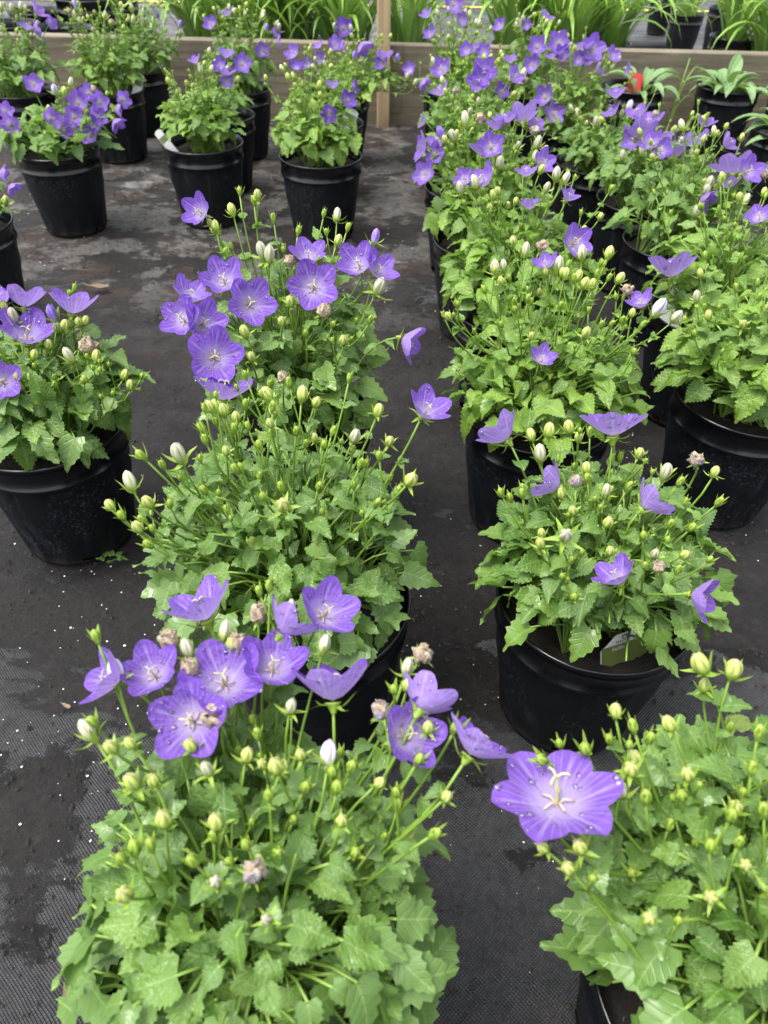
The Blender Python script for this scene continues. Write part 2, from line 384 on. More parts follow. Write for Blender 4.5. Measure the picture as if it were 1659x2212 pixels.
# ------------------------------------------------------------------ pots
def pot_mesh(D, Hh, name, nf=14):
    R = D/2; rb = R*.755
    prof = [(R*.955, Hh-.012), (R*.965, Hh-.002), (R*.985, Hh), (R, Hh-.0018), (R*.997, Hh-.0048), (R*.970, Hh-.0062), (R*.96, Hh-.018), (R*.953, Hh-.0275), (R*.974, Hh-.0290), (R*.977, Hh-.0312), (R*.968, Hh-.0332), (R*.945, Hh-.0345)]
    zt = Hh-.0345; rim = prof
    ns = 84; mb = MB(); K = 14
    V = []; F = []
    for k in range(K+1):
        q = k/K; zz = zt + (0.0045-zt)*q
        r = R*.945 + (rb-R*.945)*q
        for i in range(ns):
            a = 2*PI*i/ns; cc = abs(math.cos(a*nf/2))
            arch = zt-.004-.016*(1-cc)**1.5
            dep = .0034*min(1, max(0, (arch-zz)/.004))*(cc**.6)
            rr = r-dep
            V.append((rr*math.cos(a), rr*math.sin(a), zz))
    for k in range(K):
        for i in range(ns):
            if k >= K-1 and (i % 21) in (3, 4, 5): continue          # drain holes in the foot
            F.append((k*ns+i, (k+1)*ns+i, (k+1)*ns+(i+1) % ns, k*ns+(i+1) % ns))
    b = len(V)
    for r, zz in ((rb*.97, .001), (rb*.6, .003)):
        for i in range(ns): V.append((r*math.cos(2*PI*i/ns), r*math.sin(2*PI*i/ns), zz))
    for i in range(ns):
        j = (i+1) % ns
        F.append((K*ns+i, b+i, b+j, K*ns+j)); F.append((b+i, b+ns+i, b+ns+j, b+j))
    # inner wall
    b = len(V); inn = [(R*.935, Hh-.013), (R*.90, Hh*.55), (rb*.93, .006)]
    for r, zz in inn:
        for i in range(ns): V.append((r*math.cos(2*PI*i/ns), r*math.sin(2*PI*i/ns), zz))
    for k in range(2):
        for i in range(ns):
            j = (i+1) % ns; F.append((b+k*ns+i, b+k*ns+j, b+(k+1)*ns+j, b+(k+1)*ns+i))
    mb.add(V, F)
    rm = MB(); V = []; F = []; pr = [(R*.930, Hh-.016)] + rim
    for r, zz in pr:
        for i in range(ns): V.append((r*math.cos(2*PI*i/ns), r*math.sin(2*PI*i/ns), zz))
    for k in range(len(pr)-1):
        for i in range(ns):
            j = (i+1) % ns; F.append((k*ns+i, (k+1)*ns+i, (k+1)*ns+j, k*ns+j))
    rm.add(V, F)
    s = MB(); V = [(0, 0, 0)]; F = []; nr = 16
    for k in range(1, nr+1):
        r = R*.925*k/nr
        for i in range(28):
            a = 2*PI*i/28; V.append((r*math.cos(a), r*math.sin(a), .006*mn.fractal(Vector((r*120*math.cos(a), r*120*math.sin(a), D*9)), 1, 2, 3)))
    for i in range(28):
        F.append((0, 1+i, 1+(i+1) % 28))
        for k in range(nr-1):
            F.append((1+k*28+i, 1+(k+1)*28+i, 1+(k+1)*28+(i+1) % 28, 1+k*28+(i+1) % 28))
    s.add(V, F)
    return mb.mesh(name, [POT]), rm.mesh(name+'_rim', [RIM]), s.mesh(name+'_soil', [SOIL])
PD, PH = .165, .157
POTS = {'std': (*pot_mesh(PD, PH, 'pot'), PH), 'tall': (*pot_mesh(.128, .165, 'tall_pot', 12), .165)}
def put_pot(parent, kind='std', sc=1.0, spin=0, soil=True):
    b, r, s, h = POTS[kind]
    m = Matrix.Rotation(spin, 4, 'Z') @ Matrix.Scale(sc, 4)
    p = obj('pot', b, parent, m); obj('rim', r, p)
    if soil: obj('soil', s, parent, Matrix.Translation((0, 0, (h-.022)*sc)) @ m)

# ------------------------------------------------------------------ leaf, flower, bud meshes
def leaf_mesh(name, mat, seed, near=True, fold=.2, bend=.35, wide=.78, elong=1.0):
    rnd = random.Random(seed); n = 19 if near else 11
    mb = MB(); V = []; UV = []; F = []
    tw = rnd.uniform(-.25, .25); ph = rnd.uniform(0, 6); wav = rnd.uniform(.025, .075)
    cols = (-1, -.5, 0, .5, 1) if near else (-1, 0, 1)
    for i in range(n):
        s = i/(n-1)
        # heart-shaped base, widest at a quarter, pointed tip
        wd = wide*.5*(math.sin(PI*min(1, (s*.93+.07))**.62))**.85*(1-.25*s)
        if i == n-1: wd = .004
        for c in cols:
            ww = wd; yy = s
            if abs(c) == 1 and 0 < i < n-1:
                t = (1 if i % 2 else -1)*(.078 if near else .09)*rnd.uniform(.6, 1.25)
                ww = wd*(1+t*1.25); yy = s+(.030 if i % 2 else -.012)
            if abs(c) == 1 and s < .2: yy -= .10*(1-s/.2)           # basal lobes
            if abs(c) == .5 and s < .2: yy -= .05*(1-s/.2)
            x = c*ww*elong**-.5; y = yy*elong**.5
            zf = fold*abs(x)*(1-.3*s) + wav*abs(c)*math.sin(s*11+ph+(2 if c > 0 else 0)) + .02*math.sin(ph*3+c*3+s*5)
            zb = -bend*s*s + tw*x*s
            V.append((x, y*(1-.12*bend*s), zf+zb)); UV.append((.5+c*.5*wd/.4*.8, s))
    k = len(cols)
    for i in range(n-1):
        for j in range(k-1):
            F.append((i*k+j, i*k+j+1, (i+1)*k+j+1, (i+1)*k+j))
    mb.add(V, F, 0, UV); return mb.mesh(name, [mat])
def leaf_set(pfx, mat, near):
    S = []
    for i in range(9 if near else 6):
        r = random.Random(i*13+5)
        S.append(leaf_mesh(pfx, mat, i*7+1, near, r.uniform(.0, .55), r.uniform(-.15, .8), r.uniform(.82, 1.05), r.uniform(.9, 1.3)))
    return S
LN, LF = leaf_set('leaf', LEAF, True), leaf_set('leaf_far', LEAF, False)
LNB, LFB = leaf_set('leaf_y', LEAFB, True), leaf_set('leaf_far_y', LEAFB, False)

def corolla(name, mat, seed, n=5, dep=.42, flare=.3, notch=.61, na=10, nr=7):
    rnd = random.Random(seed); V = []; UV = []; F = []; N = n*na; drops = []
    lobe = [(rnd.uniform(-.05, .05), rnd.uniform(-.05, .05), rnd.uniform(.93, 1.06)) for _ in range(n)]
    def pt(i, f):
        L = lobe[((i+na//2)//na) % n if False else (i % N)//na]
        th = 2*PI*i/N; p = ((i % na)/na)*2-1
        e = notch+(1-notch)*(.60*(1-abs(p)**2.2)+.40*max(0, 1-abs(p)*1.5))*L[2]
        s = e*f
        r = .5*(.06*min(1, s*9)+.94*(.55*s+.45*math.sin(min(s, 1.05)*PI/2)))
        h = dep*(.30*s+.70*s**1.45)*(1-flare*max(0, s-.5)*.8)
        lc = (1-abs(p))
        h += (L[0]*1.2)*max(0, s-.4)*lc - .030*math.exp(-(p/.16)**2)*s
        h += .022*math.sin(th*n*1.5+seed)*max(0, s-.4) + .05*max(0, s-.5)*(p*p)          # lobe margins lift a little
        th2 = th+L[1]*max(0, s-.4)
        return Vector((r*math.cos(th2), r*math.sin(th2), h)), p, s
    for j in range(nr+1):
        for i in range(N):
            P, p, s = pt(i, max(.02, j/nr)); V.append(P); UV.append((.5+p*.5, s))
    for j in range(nr):
        for i in range(N): F.append((j*N+i, (j+1)*N+i, (j+1)*N+(i+1) % N, j*N+(i+1) % N))
    mb = MB(); mb.add(V, F, 0, UV); me = mb.mesh(name, [mat])
    db = MB()
    for q in range(26):
        i = rnd.randrange(N); f = rnd.uniform(.35, .97)
        P = pt(i, f)[0]; A = pt(i+1, f)[0]-P; B = pt(i, f+.03)[0]-P; nrm = B.cross(A).normalized(); nrm *= 1 if nrm.z > 0 else -1
        side = 1 if rnd.random() < .65 else -1; nrm *= side
        r = rnd.choice((.010, .013, .016, .022, .030)); x = nrm.orthogonal().normalized(); y = nrm.cross(x)
        VV = []; FF = []; m = 8
        for a_, (rr, hh) in enumerate(((1, -.12), (.97, .2), (.72, .48), (.35, .62))):
            for k in range(m):
                c = 2*PI*k/m; VV.append(P+x*(r*rr*math.cos(c))+y*(r*rr*math.sin(c))+nrm*(r*hh))
        VV.append(P+nrm*(r*.66)); VV.append(P-nrm*(r*.14))
        for a_ in range(3):
            for k in range(m): FF.append((a_*m+k, a_*m+(k+1) % m, (a_+1)*m+(k+1) % m, (a_+1)*m+k))
        for k in range(m): FF.append((3*m+k, 3*m+(k+1) % m, 4*m)); FF.append(((k+1) % m, k, 4*m+1))
        db.add(VV, FF)
    return me, db.mesh(name+'_drops', [WATER]), dep
COR = {'cup': [corolla('corolla', PETAL, s, 5, .52, .30) for s in (1, 2, 3, 4)],
       'open': [corolla('corolla_open', PETAL, s, 5, .42, .40) for s in (11, 12, 13)],
       'flat6': [corolla('corolla_six', PETAL, 21, 6, .24, .8, .63)],
       'deep': [corolla('corolla_deep', PETALD, s, 5, .46, .3) for s in (31, 32)]}
def pistil_mesh():
    m = MB(); t = Vector((0, 0, .33))
    m.tube([Vector((0, 0, 0)), Vector((.004, .003, .17)), t], .022, .014, 5, 0)
    for k in range(3):
        a = k*2.1+.4; d = Vector((math.cos(a), math.sin(a), 0))
        m.tube([t, t+d*.05+Vector((0, 0, .035)), t+d*.10+Vector((0, 0, .03)), t+d*.125+Vector((0, 0, -.012))], .014, .011, 5, 0)
    for k in range(5):
        a = k*2*PI/5; d = Vector((math.cos(a), math.sin(a), 0))
        m.tube([d*.02+Vector((0, 0, .03)), d*.06+Vector((0, 0, .075)), d*.15+Vector((0, 0, .055+.03*(k % 2)))], .012, .011, 4, 1)
    return m.mesh('pistil', [CREAM, ANTHER])
PISTIL = pistil_mesh()
def calyx_mesh(name, spread, length, ovary=.16, wd=.10):
    m = MB()
    m.tube([Vector((0, 0, -ovary*1.25)), Vector((0, 0, -ovary*.6)), Vector((0, 0, 0)), Vector((0, 0, .03))], .035, .125, 8, 0)
    for k in range(5):
        a = 2*PI*k/5+.3; d = Vector((math.cos(a), math.sin(a), 0)); t = Vector((-d.y, d.x, 0))
        sp = spread*(1+.25*math.sin(k*2.7))
        V = []
        for i in range(5):
            q = i/4; ww = wd*(1-q)**.8*(1 if i else .8)
            p = d*(.10+length*q*math.sin(sp)) + Vector((0, 0, length*q*math.cos(sp)-.02+.10*length*math.sin(q*4+k)))
            V += [p-t*ww, p+d*(.02*math.sin(q*3))-Vector((0, 0, ww*.35)), p+t*ww]
        F = []
        for i in range(4):
            for j in range(2): F.append((i*3+j, i*3+j+1, (i+1)*3+j+1, (i+1)*3+j))
        m.add(V, F)
    return m.mesh(name, [SEPAL])
CAL_F = calyx_mesh('calyx_open', 1.42, .30, .10, .05)
CAL_B = [calyx_mesh('calyx_bud', a, .85, .22, .15) for a in (.95, 1.2, .7)]
CAL_G = [calyx_mesh('calyx_green', a, 1.25, .26, .19) for a in (.30, .45, .2)]
def bud_mesh(name, mat, fat, calyx=None):
    n, nr = 20, 8; V = []; UV = []; F = []
    for j in range(nr+1):
        q = j/nr; r = fat*(math.sin(PI*(q*.93+.07*(1-q)*1.2))**.75 if 0 < j < nr else (.35 if j == 0 else .06))
        for i in range(n):
            a = 2*PI*i/n; p = (((i % 4)/4)*2-1)
            rr = r*(1-.30*(abs(p)**2.5)*min(1, q*3)); V.append((rr*math.cos(a), rr*math.sin(a), q)); UV.append((.5+p*.5, q))
    for j in range(nr):
        for i in range(n): F.append((j*n+i, j*n+(i+1) % n, (j+1)*n+(i+1) % n, (j+1)*n+i))
    mb = MB(); mb.add(V, F, 0, UV)
    if calyx is not None:
        cv = [tuple(v.co*1.0) for v in calyx.vertices]; mb.add(cv, [tuple(p.vertices) for p in calyx.polygons], 1)
        return mb.mesh(name, [mat, SEPAL])
    return mb.mesh(name, [mat])
BT = {'w': (BUDW, .28), 'y': (BUDY, .34), 'g': (BUDG, .30), 'p': (BUDP, .30), 'c': (BUDC, .27)}
BUD_N = {k: bud_mesh('bud_'+k, m, f) for k, (m, f) in BT.items()}
BUD_F = {k: bud_mesh('budfar_'+k, m, f, CAL_G[0] if k == 'g' else CAL_B[0]) for k, (m, f) in BT.items()}
def dry_mesh(seed):
    m = MB(); n, nr = 14, 8; V = []; F = []
    for j in range(nr+1):
        q = j/nr
        for i in range(n):
            a = 2*PI*i/n
            r = (.22+.22*math.sin(PI*q**.8))*(1+.34*math.sin(a*5+seed)*q+.75*mn.noise(Vector((math.cos(a)*2, math.sin(a)*2, q*3+seed*3))))
            if j == nr: r *= .45
            V.append((r*math.cos(a), r*math.sin(a), q*.85+.16*mn.noise(Vector((math.cos(a)*3, math.sin(a)*3, seed*5+q)))*q))
    for j in range(nr):
        for i in range(n): F.append((j*n+i, j*n+(i+1) % n, (j+1)*n+(i+1) % n, (j+1)*n+i))
    m.add(V, F)
    t = Vector((0, 0, .6))
    for k in range(2): m.tube([t, t+Vector((.1*math.cos(k*2+seed), .1*math.sin(k*2+seed), .25)), t+Vector((.25*math.cos(k*2+seed), .25*math.sin(k*2+seed), .32))], .035, .03, 4)
    return m.mesh('dry', [DRY])
DRYM = [dry_mesh(s) for s in (1, 2, 3)]

# ------------------------------------------------------------------ bellflower
AX = {'c': (0, .3, .95), 'u': (0, .74, .67), 's': (0, 1, .12), 'cl': (-.45, .35, .82), 'cr': (.45, .35, .82), 'l': (-.95, .3, .1), 'r': (.95, .25, .1),
      'ul': (-.5, .85, .2), 'ur': (.5, .85, .2), 'bl': (-.6, .6, -.35), 'br': (.6, .6, -.35), 'b': (0, .85, -.35), 'dr': (.55, -.55, .3), 'cd': (-.2, -.1, .95), 'uc': (0, .5, .85)}
GROUP = 'bellflowers in black nursery pots'
SIZES = []
def vert_uv(me):
    r = [(0, 0)]*len(me.vertices); u = me.uv_layers[0].data
    for l in me.loops: r[l.vertex_index] = tuple(u[l.index].uv)
    return r
def bellflower(pos, label, flowers=(), whites=(), yellows=(), greens=(), dries=(), closed=(), pinks=(), nleaf=150, Rc=.10, hf=.10, hs=.15, nstem=16, near=True, off=(0, 0), yellow=False, leafsz=(.026, .044), seed=1, sc=1.0, spill=0.0, keep=(), extra=0, tuck=.80):
    rnd = random.Random(seed*101+3)
    root = bpy.data.objects.new('potted_bellflower', None); COL.objects.link(root)
    root.location = (pos[0], pos[1], 0); root.empty_display_size = .05
    tag(root, label, 'potted plant', GROUP)
    put_pot(root, 'std', sc, rnd.uniform(0, 6))
    zr = PH*sc; zs = zr-.020; base = Vector((pos[0], pos[1], 0))
    cx, cy = off
    leaves = (LNB if yellow else LN) if near else (LFB if yellow else LF)
    zc = zr+hf*.95
    def to_local(px, py, prefer=None):
        """point on the pixel's ray that lies nearest to the plant's crown"""
        d = ray(px, py); best = None
        zt = prefer if prefer else zr+(hf+hs)*.5
        for k in range(160):
            t = .12+k*.018; p = CAM+d*t; l = p-base
            e = ((l.x-cx)**2+(l.y-cy)**2)/(Rc*.95)**2 + ((l.z-zt)/.055)**2
            if best is None or e < best[0]: best = (e, l, t)
        t0 = best[2]
        for k in range(-18, 19):
            t = t0+k*.001; p = CAM+d*t; l = p-base
            e = ((l.x-cx)**2+(l.y-cy)**2)/(Rc*.95)**2 + ((l.z-zt)/.055)**2
            if e < best[0]: best = (e, l, t)
        return best[1], best[2]
    pet = MB(); fill = MB(); fill_src = LFB if yellow else LF; fill_uv = [vert_uv(m) for m in fill_src]; nl = 0; discs = [(kx, ky, kr, 9.0) for kx, ky, kr in keep]
    def blocked(p, f=.5):
        q = p+base-CAM; d = q.dot(FW); x = 829.5+FPX*q.dot(RT)/d; y = 1106-FPX*q.dot(UP)/d
        return any(d < D+.012 and (x-X)**2+(y-Y)**2 < (W*f)**2 for X, Y, W, D in discs)
    crown = [Vector((cx*.3+rnd.gauss(0, .020), cy*.3+rnd.gauss(0, .020), zs-.004)) for _ in range(26)]
    def put_leaf(p, along, nrm, size):
        nonlocal nl
        if blocked(p+along*size*.5): return
        nl += 1
        if nl > 298:
            fm = fill_src[nl % 6]; mt = frame(p, along, nrm, size)
            fill.add([mt @ v.co for v in fm.vertices], [tuple(q.vertices) for q in fm.polygons], 0, fill_uv[nl % 6]); return
        obj('leaf', rnd.choice(leaves), root, frame(p, along, nrm, size))
    Z = Vector((0, 0, 1))
    # ---- flowering stems
    def stem_to(tip, axis, thick=1.0, leafy=3):
        leafy += 2
        c = rnd.choice(crown).copy(); c.x += (tip.x-c.x)*.12; c.y += (tip.y-c.y)*.12
        L = (tip-c).length
        ctrl2 = tip-axis*max(.018, min(.05, L*.25))
        ctrl1 = c+Vector(((tip.x-c.x)*.18, (tip.y-c.y)*.18, L*(.42-spill*.1)))
        pts = bez(c, ctrl1, ctrl2, tip, 9)
        mb = MB(); mb.tube(pts, .0012*thick, .0007*thick, 5 if near else 4)
        for k in range(leafy):
            i = rnd.randint(3, 8); p = pts[i]; t = (pts[i]-pts[i-1]).normalized()
            a = rnd.uniform(0, 2*PI); o = Vector((math.cos(a), math.sin(a), 0)); al = (o+t*.45+Z*rnd.uniform(-.2, .4)).normalized()
            put_leaf(p, al, Z+t*.3+Vector((rnd.gauss(0, .2), rnd.gauss(0, .2), 0)), rnd.uniform(.5, .95)*leafsz[0]*(1.3-.07*i))
        return mb, pts
    def put_bud(p, axis, kind, size):
        if near:
            b = obj('bud', BUD_N[kind], root, frame_z(p, axis, size, rnd.uniform(0, 6)))
            cal = rnd.choice(CAL_G if kind == 'g' else CAL_B)
            obj('calyx', cal, b)
        else:
            obj('bud', BUD_F[kind], root, frame_z(p, axis, size, rnd.uniform(0, 6)))
    def side_buds(mb, pts, n, far=False):
        for k in range(n):
            i = rnd.randint(5, 8); p = pts[i]; a = rnd.uniform(0, 2*PI)
            t = (pts[i]-pts[i-1]).normalized()
            ax = (t*1.1+Vector((math.cos(a), math.sin(a), 0))*.75+Z*.35).normalized()
            ln = rnd.uniform(.014, .034); q = p+ax*ln+Z*ln*.25
            if blocked(q, .58): continue
            mb.tube(bez(p, p+ax*ln*.4, q-(ax*.4+Z*.6)*ln*.3, q, 4), .0008, .0007, 4 if near else 3)
            kind = rnd.choice('gggggy'); s = rnd.uniform(.0055, .0085) if kind == 'g' else rnd.uniform(.008, .011)
            put_bud(q+(ax*.5+Z*.5).normalized()*s*.2, ax*.45+Z*.65, kind, s)
            if rnd.random() < .5: put_leaf(p, ax, Z, rnd.uniform(.008, .014))
    for fl in flowers:
        px, py, wp, axk = fl[:4]; typ = fl[4] if len(fl) > 4 else rnd.choice(('cup', 'cup', 'open'))
        P, d = to_local(px, py)
        ax = cam_dir(AX[axk] if isinstance(axk, str) else axk, px, py)
        ax = (ax+Vector((rnd.gauss(0, .06), rnd.gauss(0, .06), rnd.gauss(0, .06)))).normalized()
        W = max(.028, min(.060, wp*(1.22 if near else 1.20)*d/FPX)); SIZES.append((label[:20], px, py, round(wp*d/FPX, 4)))
        me, dm, dep = rnd.choice(COR[typ])
        b = P-ax*(dep*W*.45); discs.append((px, py, wp, depth(P+base)))
        f = obj('flower', me, root, frame_z(b, ax, W, rnd.uniform(0, 6)))
        obj('calyx', CAL_F, f, Matrix.Translation((0, 0, -.045)) @ Matrix.Scale(.85, 4))
        if near or wp > 30: obj('pistil', PISTIL, f, Matrix.Scale(.85, 4))
        if near: obj('water_drops', dm, f)['kind'] = 'stuff'
        mb, pts = stem_to(b-ax*W*.10, ax*.8+Z*.4, 1.1, 2)
        side_buds(mb, pts, rnd.choice((0, 0, 1)))
        obj('stem', mb.mesh('stem', [STEM]), root)
    # ---- leaves from the crown
    for i in range(nleaf):
        a = i*2.39996+rnd.uniform(-.3, .3); rho = math.sqrt((i+.5)/nleaf)*rnd.uniform(.86, 1.05)
        q = rnd.uniform(.55, 1.0) if rnd.random() < .75 else rnd.uniform(.15, .6)
        r = rho*Rc*tuck
        dome = math.sqrt(max(0, 1-(min(rho, 1)*.93)**3.0))
        z = zr-.008+hf*dome*q
        if r > PD*sc*.30: z = max(z, zr+.012+.034*rnd.random())
        o = Vector((math.cos(a), math.sin(a), 0))
        a2 = a+rnd.gauss(0, .7); o2 = Vector((math.cos(a2), math.sin(a2), 0))
        pit = math.radians(42-66*rho+rnd.gauss(0, 25))
        if r > PD*sc*.40: pit = max(pit, math.radians(-55))
        along = o2*math.cos(pit)+Z*math.sin(pit)
        nrm = (Z*1.0+o*.35*rho+Vector((rnd.gauss(0, .42), rnd.gauss(0, .42), 0)))
        p = Vector((cx*min(1, dome+.4)+o.x*r, cy*min(1, dome+.4)+o.y*r, z))
        size = rnd.uniform(*leafsz)*(.66+.26*rho)*(1.12-.38*max(0, (z-zr)/hf))*rnd.choice((.7, .9, 1, 1, 1.1))
        put_leaf(p, along, nrm, size)
        c = rnd.choice(crown); m = Vector((c.x*.6+p.x*.4, c.y*.6+p.y*.4, max(p.z, zs+.03)*.75+zs*.25))
        e = p-along*.012
        pet.tube(bez(c, m*.6+c*.4, e*.8+m*.2, p, 5), .00105, .0008, 4 if near else 3)
    for kind, lst, dflt in (('w', whites, 30), ('p', pinks, 32), ('c', closed, 26), ('y', yellows, 24), ('g', greens, 20)):
        for it in lst:
            px, py = it[:2]; ln = it[2] if len(it) > 2 else None
            P, d = to_local(px, py)
            S = ln*d/FPX if ln else {'w': .0165, 'p': .018, 'c': .017, 'y': .0115, 'g': .0085}[kind]*rnd.uniform(.9, 1.1)
            S = max(.006, min(.022, S))
            rr = Vector((P.x-cx, P.y-cy, 0))
            ax = (Z*1.0+rr*4+Vector((rnd.gauss(0, .16), rnd.gauss(0, .16), 0))).normalized()
            if len(it) > 3: ax = cam_dir(it[3], px, py)
            b = P-ax*S*.5
            put_bud(b, ax, kind, S)
            mb, pts = stem_to(b-ax*S*.22, ax, 1.0, 2); side_buds(mb, pts, rnd.choice((0, 1, 1, 2)))
            obj('stem', mb.mesh('stem', [STEM]), root)
    for it in dries:
        px, py, wp = it[:3]; P, d = to_local(px, py); S = max(.009, min(.024, wp*d/FPX))
        ax = (Z+Vector((rnd.gauss(0, .35), rnd.gauss(0, .35), 0))).normalized(); b = P-ax*S*.5
        f = obj('dried_flower', rnd.choice(DRYM), root, frame_z(b, ax, S, rnd.uniform(0, 6)))
        obj('calyx', CAL_F, f, Matrix.Scale(1.9, 4))
        mb, pts = stem_to(b-ax*S*.2, ax, 1.0, 1); obj('stem', mb.mesh('stem', [STEM]), root)
    for i in range(extra):
        a = i*2.39996+seed*1.7; rr = Rc*.95*math.sqrt((i+.5)/extra); ax = (Z*.75+Vector((math.cos(a)*.7, math.sin(a)*.5-.35, 0))).normalized()
        b = Vector((cx+rr*math.cos(a), cy+rr*math.sin(a), zr+hs*rnd.uniform(.82, 1.02)*(1-.2*(rr/Rc)**2)))
        me, dm, dep = rnd.choice(COR['cup']); W = rnd.uniform(.036, .046)
        f = obj('flower', me, root, frame_z(b, ax, W, rnd.uniform(0, 6))); obj('calyx', CAL_F, f, Matrix.Translation((0, 0, -.045)) @ Matrix.Scale(.85, 4)); obj('pistil', PISTIL, f)
        mb, pts = stem_to(b-ax*W*.10, ax*.8+Z*.4, 1.1, 1); obj('stem', mb.mesh('stem', [STEM]), root)
    for i in range(nstem):
        a = i*2.39996+seed; rr = Rc*.95*math.sqrt((i+.6)/nstem)*rnd.uniform(.7, 1.05)
        z = zr+hf+(hs-hf)*rnd.uniform(.1, 1.0)*(1-.45*(rr/Rc)**2)
        tip = Vector((cx+rr*math.cos(a), cy+rr*math.sin(a), z-spill*rr*.6))
        if blocked(tip, .6): continue
        ax = (Z+Vector((math.cos(a), math.sin(a), 0))*(.15+.5*rr/Rc)+Vector((rnd.gauss(0, .15), rnd.gauss(0, .15), 0))).normalized()
        kind = rnd.choice('gggyyygw' if near else 'gggyyyyw'); S = {'g': .0085, 'y': .0115, 'w': .0155}[kind]*rnd.uniform(.85, 1.15)
        put_bud(tip, ax, kind, S)
        mb, pts = stem_to(tip-ax*S*.22, ax, 1.0, 3); side_buds(mb, pts, rnd.choice((0, 1, 1, 2)) if near else rnd.choice((1, 2, 2)))
        obj('stem', mb.mesh('stem', [STEM]), root)
    o = obj('leaf_stalks', pet.mesh('leaf_stalks', [PETI]), root); o['kind'] = 'stuff'
    if fill.v: obj('small_leaves', fill.mesh('small_leaves', [LEAFB if yellow else LEAF]), root)['kind'] = 'stuff'
    return root

POS = {'P1': (-.060, .130), 'P2': (.205, .135), 'P3': (.178, .416), 'P4': (-.058, .405), 'P5': (-.360, .637), 'P6': (.168, .686), 'P7': (.414, .726), 'P8': (-.098, .665),
       'P9': (.168, .93), 'P10': (.148, 1.16), 'P11': (.140, 1.40), 'P12': (.150, 1.66), 'P13': (.150, 2.02), 'Q2': (.437, .93), 'Q3': (.452, 1.17), 'Q4': (.447, 1.36), 'Q5': (.402, 1.56),
       'Q6': (.385, 1.80), 'Q7': (.330, 2.12), 'B0': (-.905, 2.0), 'B1': (-.667, 1.562), 'B1b': (-.70, 2.03), 'B1c': (-.695, 2.26), 'B2': (-.391, 1.625), 'B2b': (-.397, 1.83), 'B2c': (-.392, 2.08),
       'B3': (-.144, 1.559), 'B3b': (-.150, 1.79), 'B3c': (-.143, 2.06), 'L2': (-.690, 1.17)}

bellflower(POS['P1'], 'large bellflower nearest the camera in the bottom centre, crowded with open purple cups', seed=1, sc=1.03,
    flowers=[(431,1305,130,'ul','cup'),(628,1342,112,(.55,.7,.0),'cup'),(708,1318,118,(.35,.45,.75),'cup'),(228,1462,112,(-.85,.35,.25),'cup'),(326,1450,115,(-.15,.45,.85),'cup'),(482,1466,155,(-.1,.5,.85),'open'),(410,1556,150,(-.3,.1,.9),'open'),
             (590,1432,126,(.05,.5,.85),'cup'),(717,1470,148,(.05,1,.1),'cup'),(920,1508,115,(.5,.7,-.3),'cup'),(887,1585,130,(.35,.3,.85),'cup'),(1032,1602,138,(.5,.85,.0),'open')],
    dries=[(559,1320,46),(361,1380,48),(406,1440,46),(514,1384,46),(459,1547,60),(821,1530,44),(915,1410,46),(550,1879,54)],
    whites=[(188,1576,58,(-.5,.75,.3)),(486,1360,46,(.15,.9,.2)),(404,1400,52),(701,1390,46,(.25,.9,.2)),(446,1660,46),(465,1904,48),(575,1986,44),(629,1525,44),(880,1440,46),(629,1310,36)],
    pinks=[(249,1448,58,(-.2,.95,.2)),(710,1627,62,(.1,.9,.3))],
    yellows=[(329,1685,38),(411,1610,42),(534,1630,42),(649,1630,36),(611,1655,34),(566,1650,34),(332,1684,34),(820,1690,34),(738,1772,40),(880,1480,36),(925,1570,36),(965,1720,36),(280,1605,34),(500,1390,34)],
    greens=[(325,1824),(532,1824),(415,1859),(660,1700),(940,1800),(290,1830),(728,1700),(905,1640),(200,1560),(985,1570),(760,1655),(600,1840)],
    nleaf=430, Rc=.118, tuck=.74, hf=.134, hs=.145, nstem=0, off=(0, .014), leafsz=(.019, .034))
bellflower(POS['P2'], 'bellflower cut off by the bottom right corner, with one wide open purple star flower', seed=2, sc=1.02,
    flowers=[(1203,1717,238,(.02,.72,.70),'flat6')],
    whites=[(1340,1705,56)], yellows=[(1370,1638,50),(1252,1828,48),(1512,1432,58),(1585,1445,54),(1485,1672,46),(1535,1938,46),(1402,1983,44),(1227,1875,42),(1172,1830,38),(1610,1868,40),(1330,1535,40),(1444,1562,44)],
    greens=[(1367,1567),(1264,1617),(1472,1718),(1625,1658),(1650,1748),(1170,1640),(1640,1580),(1580,1760),(1395,1720)],
    nleaf=430, Rc=.122, tuck=.78, hf=.145, hs=.150, nstem=0, off=(.0, .014), leafsz=(.019, .034))
bellflower(POS['P3'], 'bellflower with a white tag at its rim and six scattered purple flowers', seed=3,
    flowers=[(1079,931,92,(-.55,.7,-.2),'cup'),(1324,913,120,(.0,1,.1),'open'),(1187,1041,82,(-.75,.5,-.1),'cup'),(1409,1083,88,(.65,.5,-.1),'cup'),(1329,1240,86,(-.45,.75,.45),'cup'),(1518,1292,86,(.85,-.1,.15),'cup')],
    dries=[(1244,1036,30),(1504,991,34),(1422,1221,28)],
    whites=[(1167,978,46),(1439,1018,46),(1415,1196,34),(1310,1058,34)],
    yellows=[(1187,928,36),(1229,921,34),(1250,943,28),(1147,938,30),(1382,978,30),(1545,1018,28),(1237,1103,30),(1314,1128,34),(1167,1173,32),(1318,1190,30),(1480,1198,30)],
    greens=[(1275,931),(1554,1083),(1082,1063),(1128,1065),(1450,1131),(1215,1245),(1470,1040),(1360,1050),(1466,1230),(1240,1290)],
    nleaf=340, Rc=.106, hf=.108, hs=.125, nstem=4, leafsz=(.021, .034), keep=((1325, 1425, 150), (1300, 1380, 90), (1355, 1380, 90)))
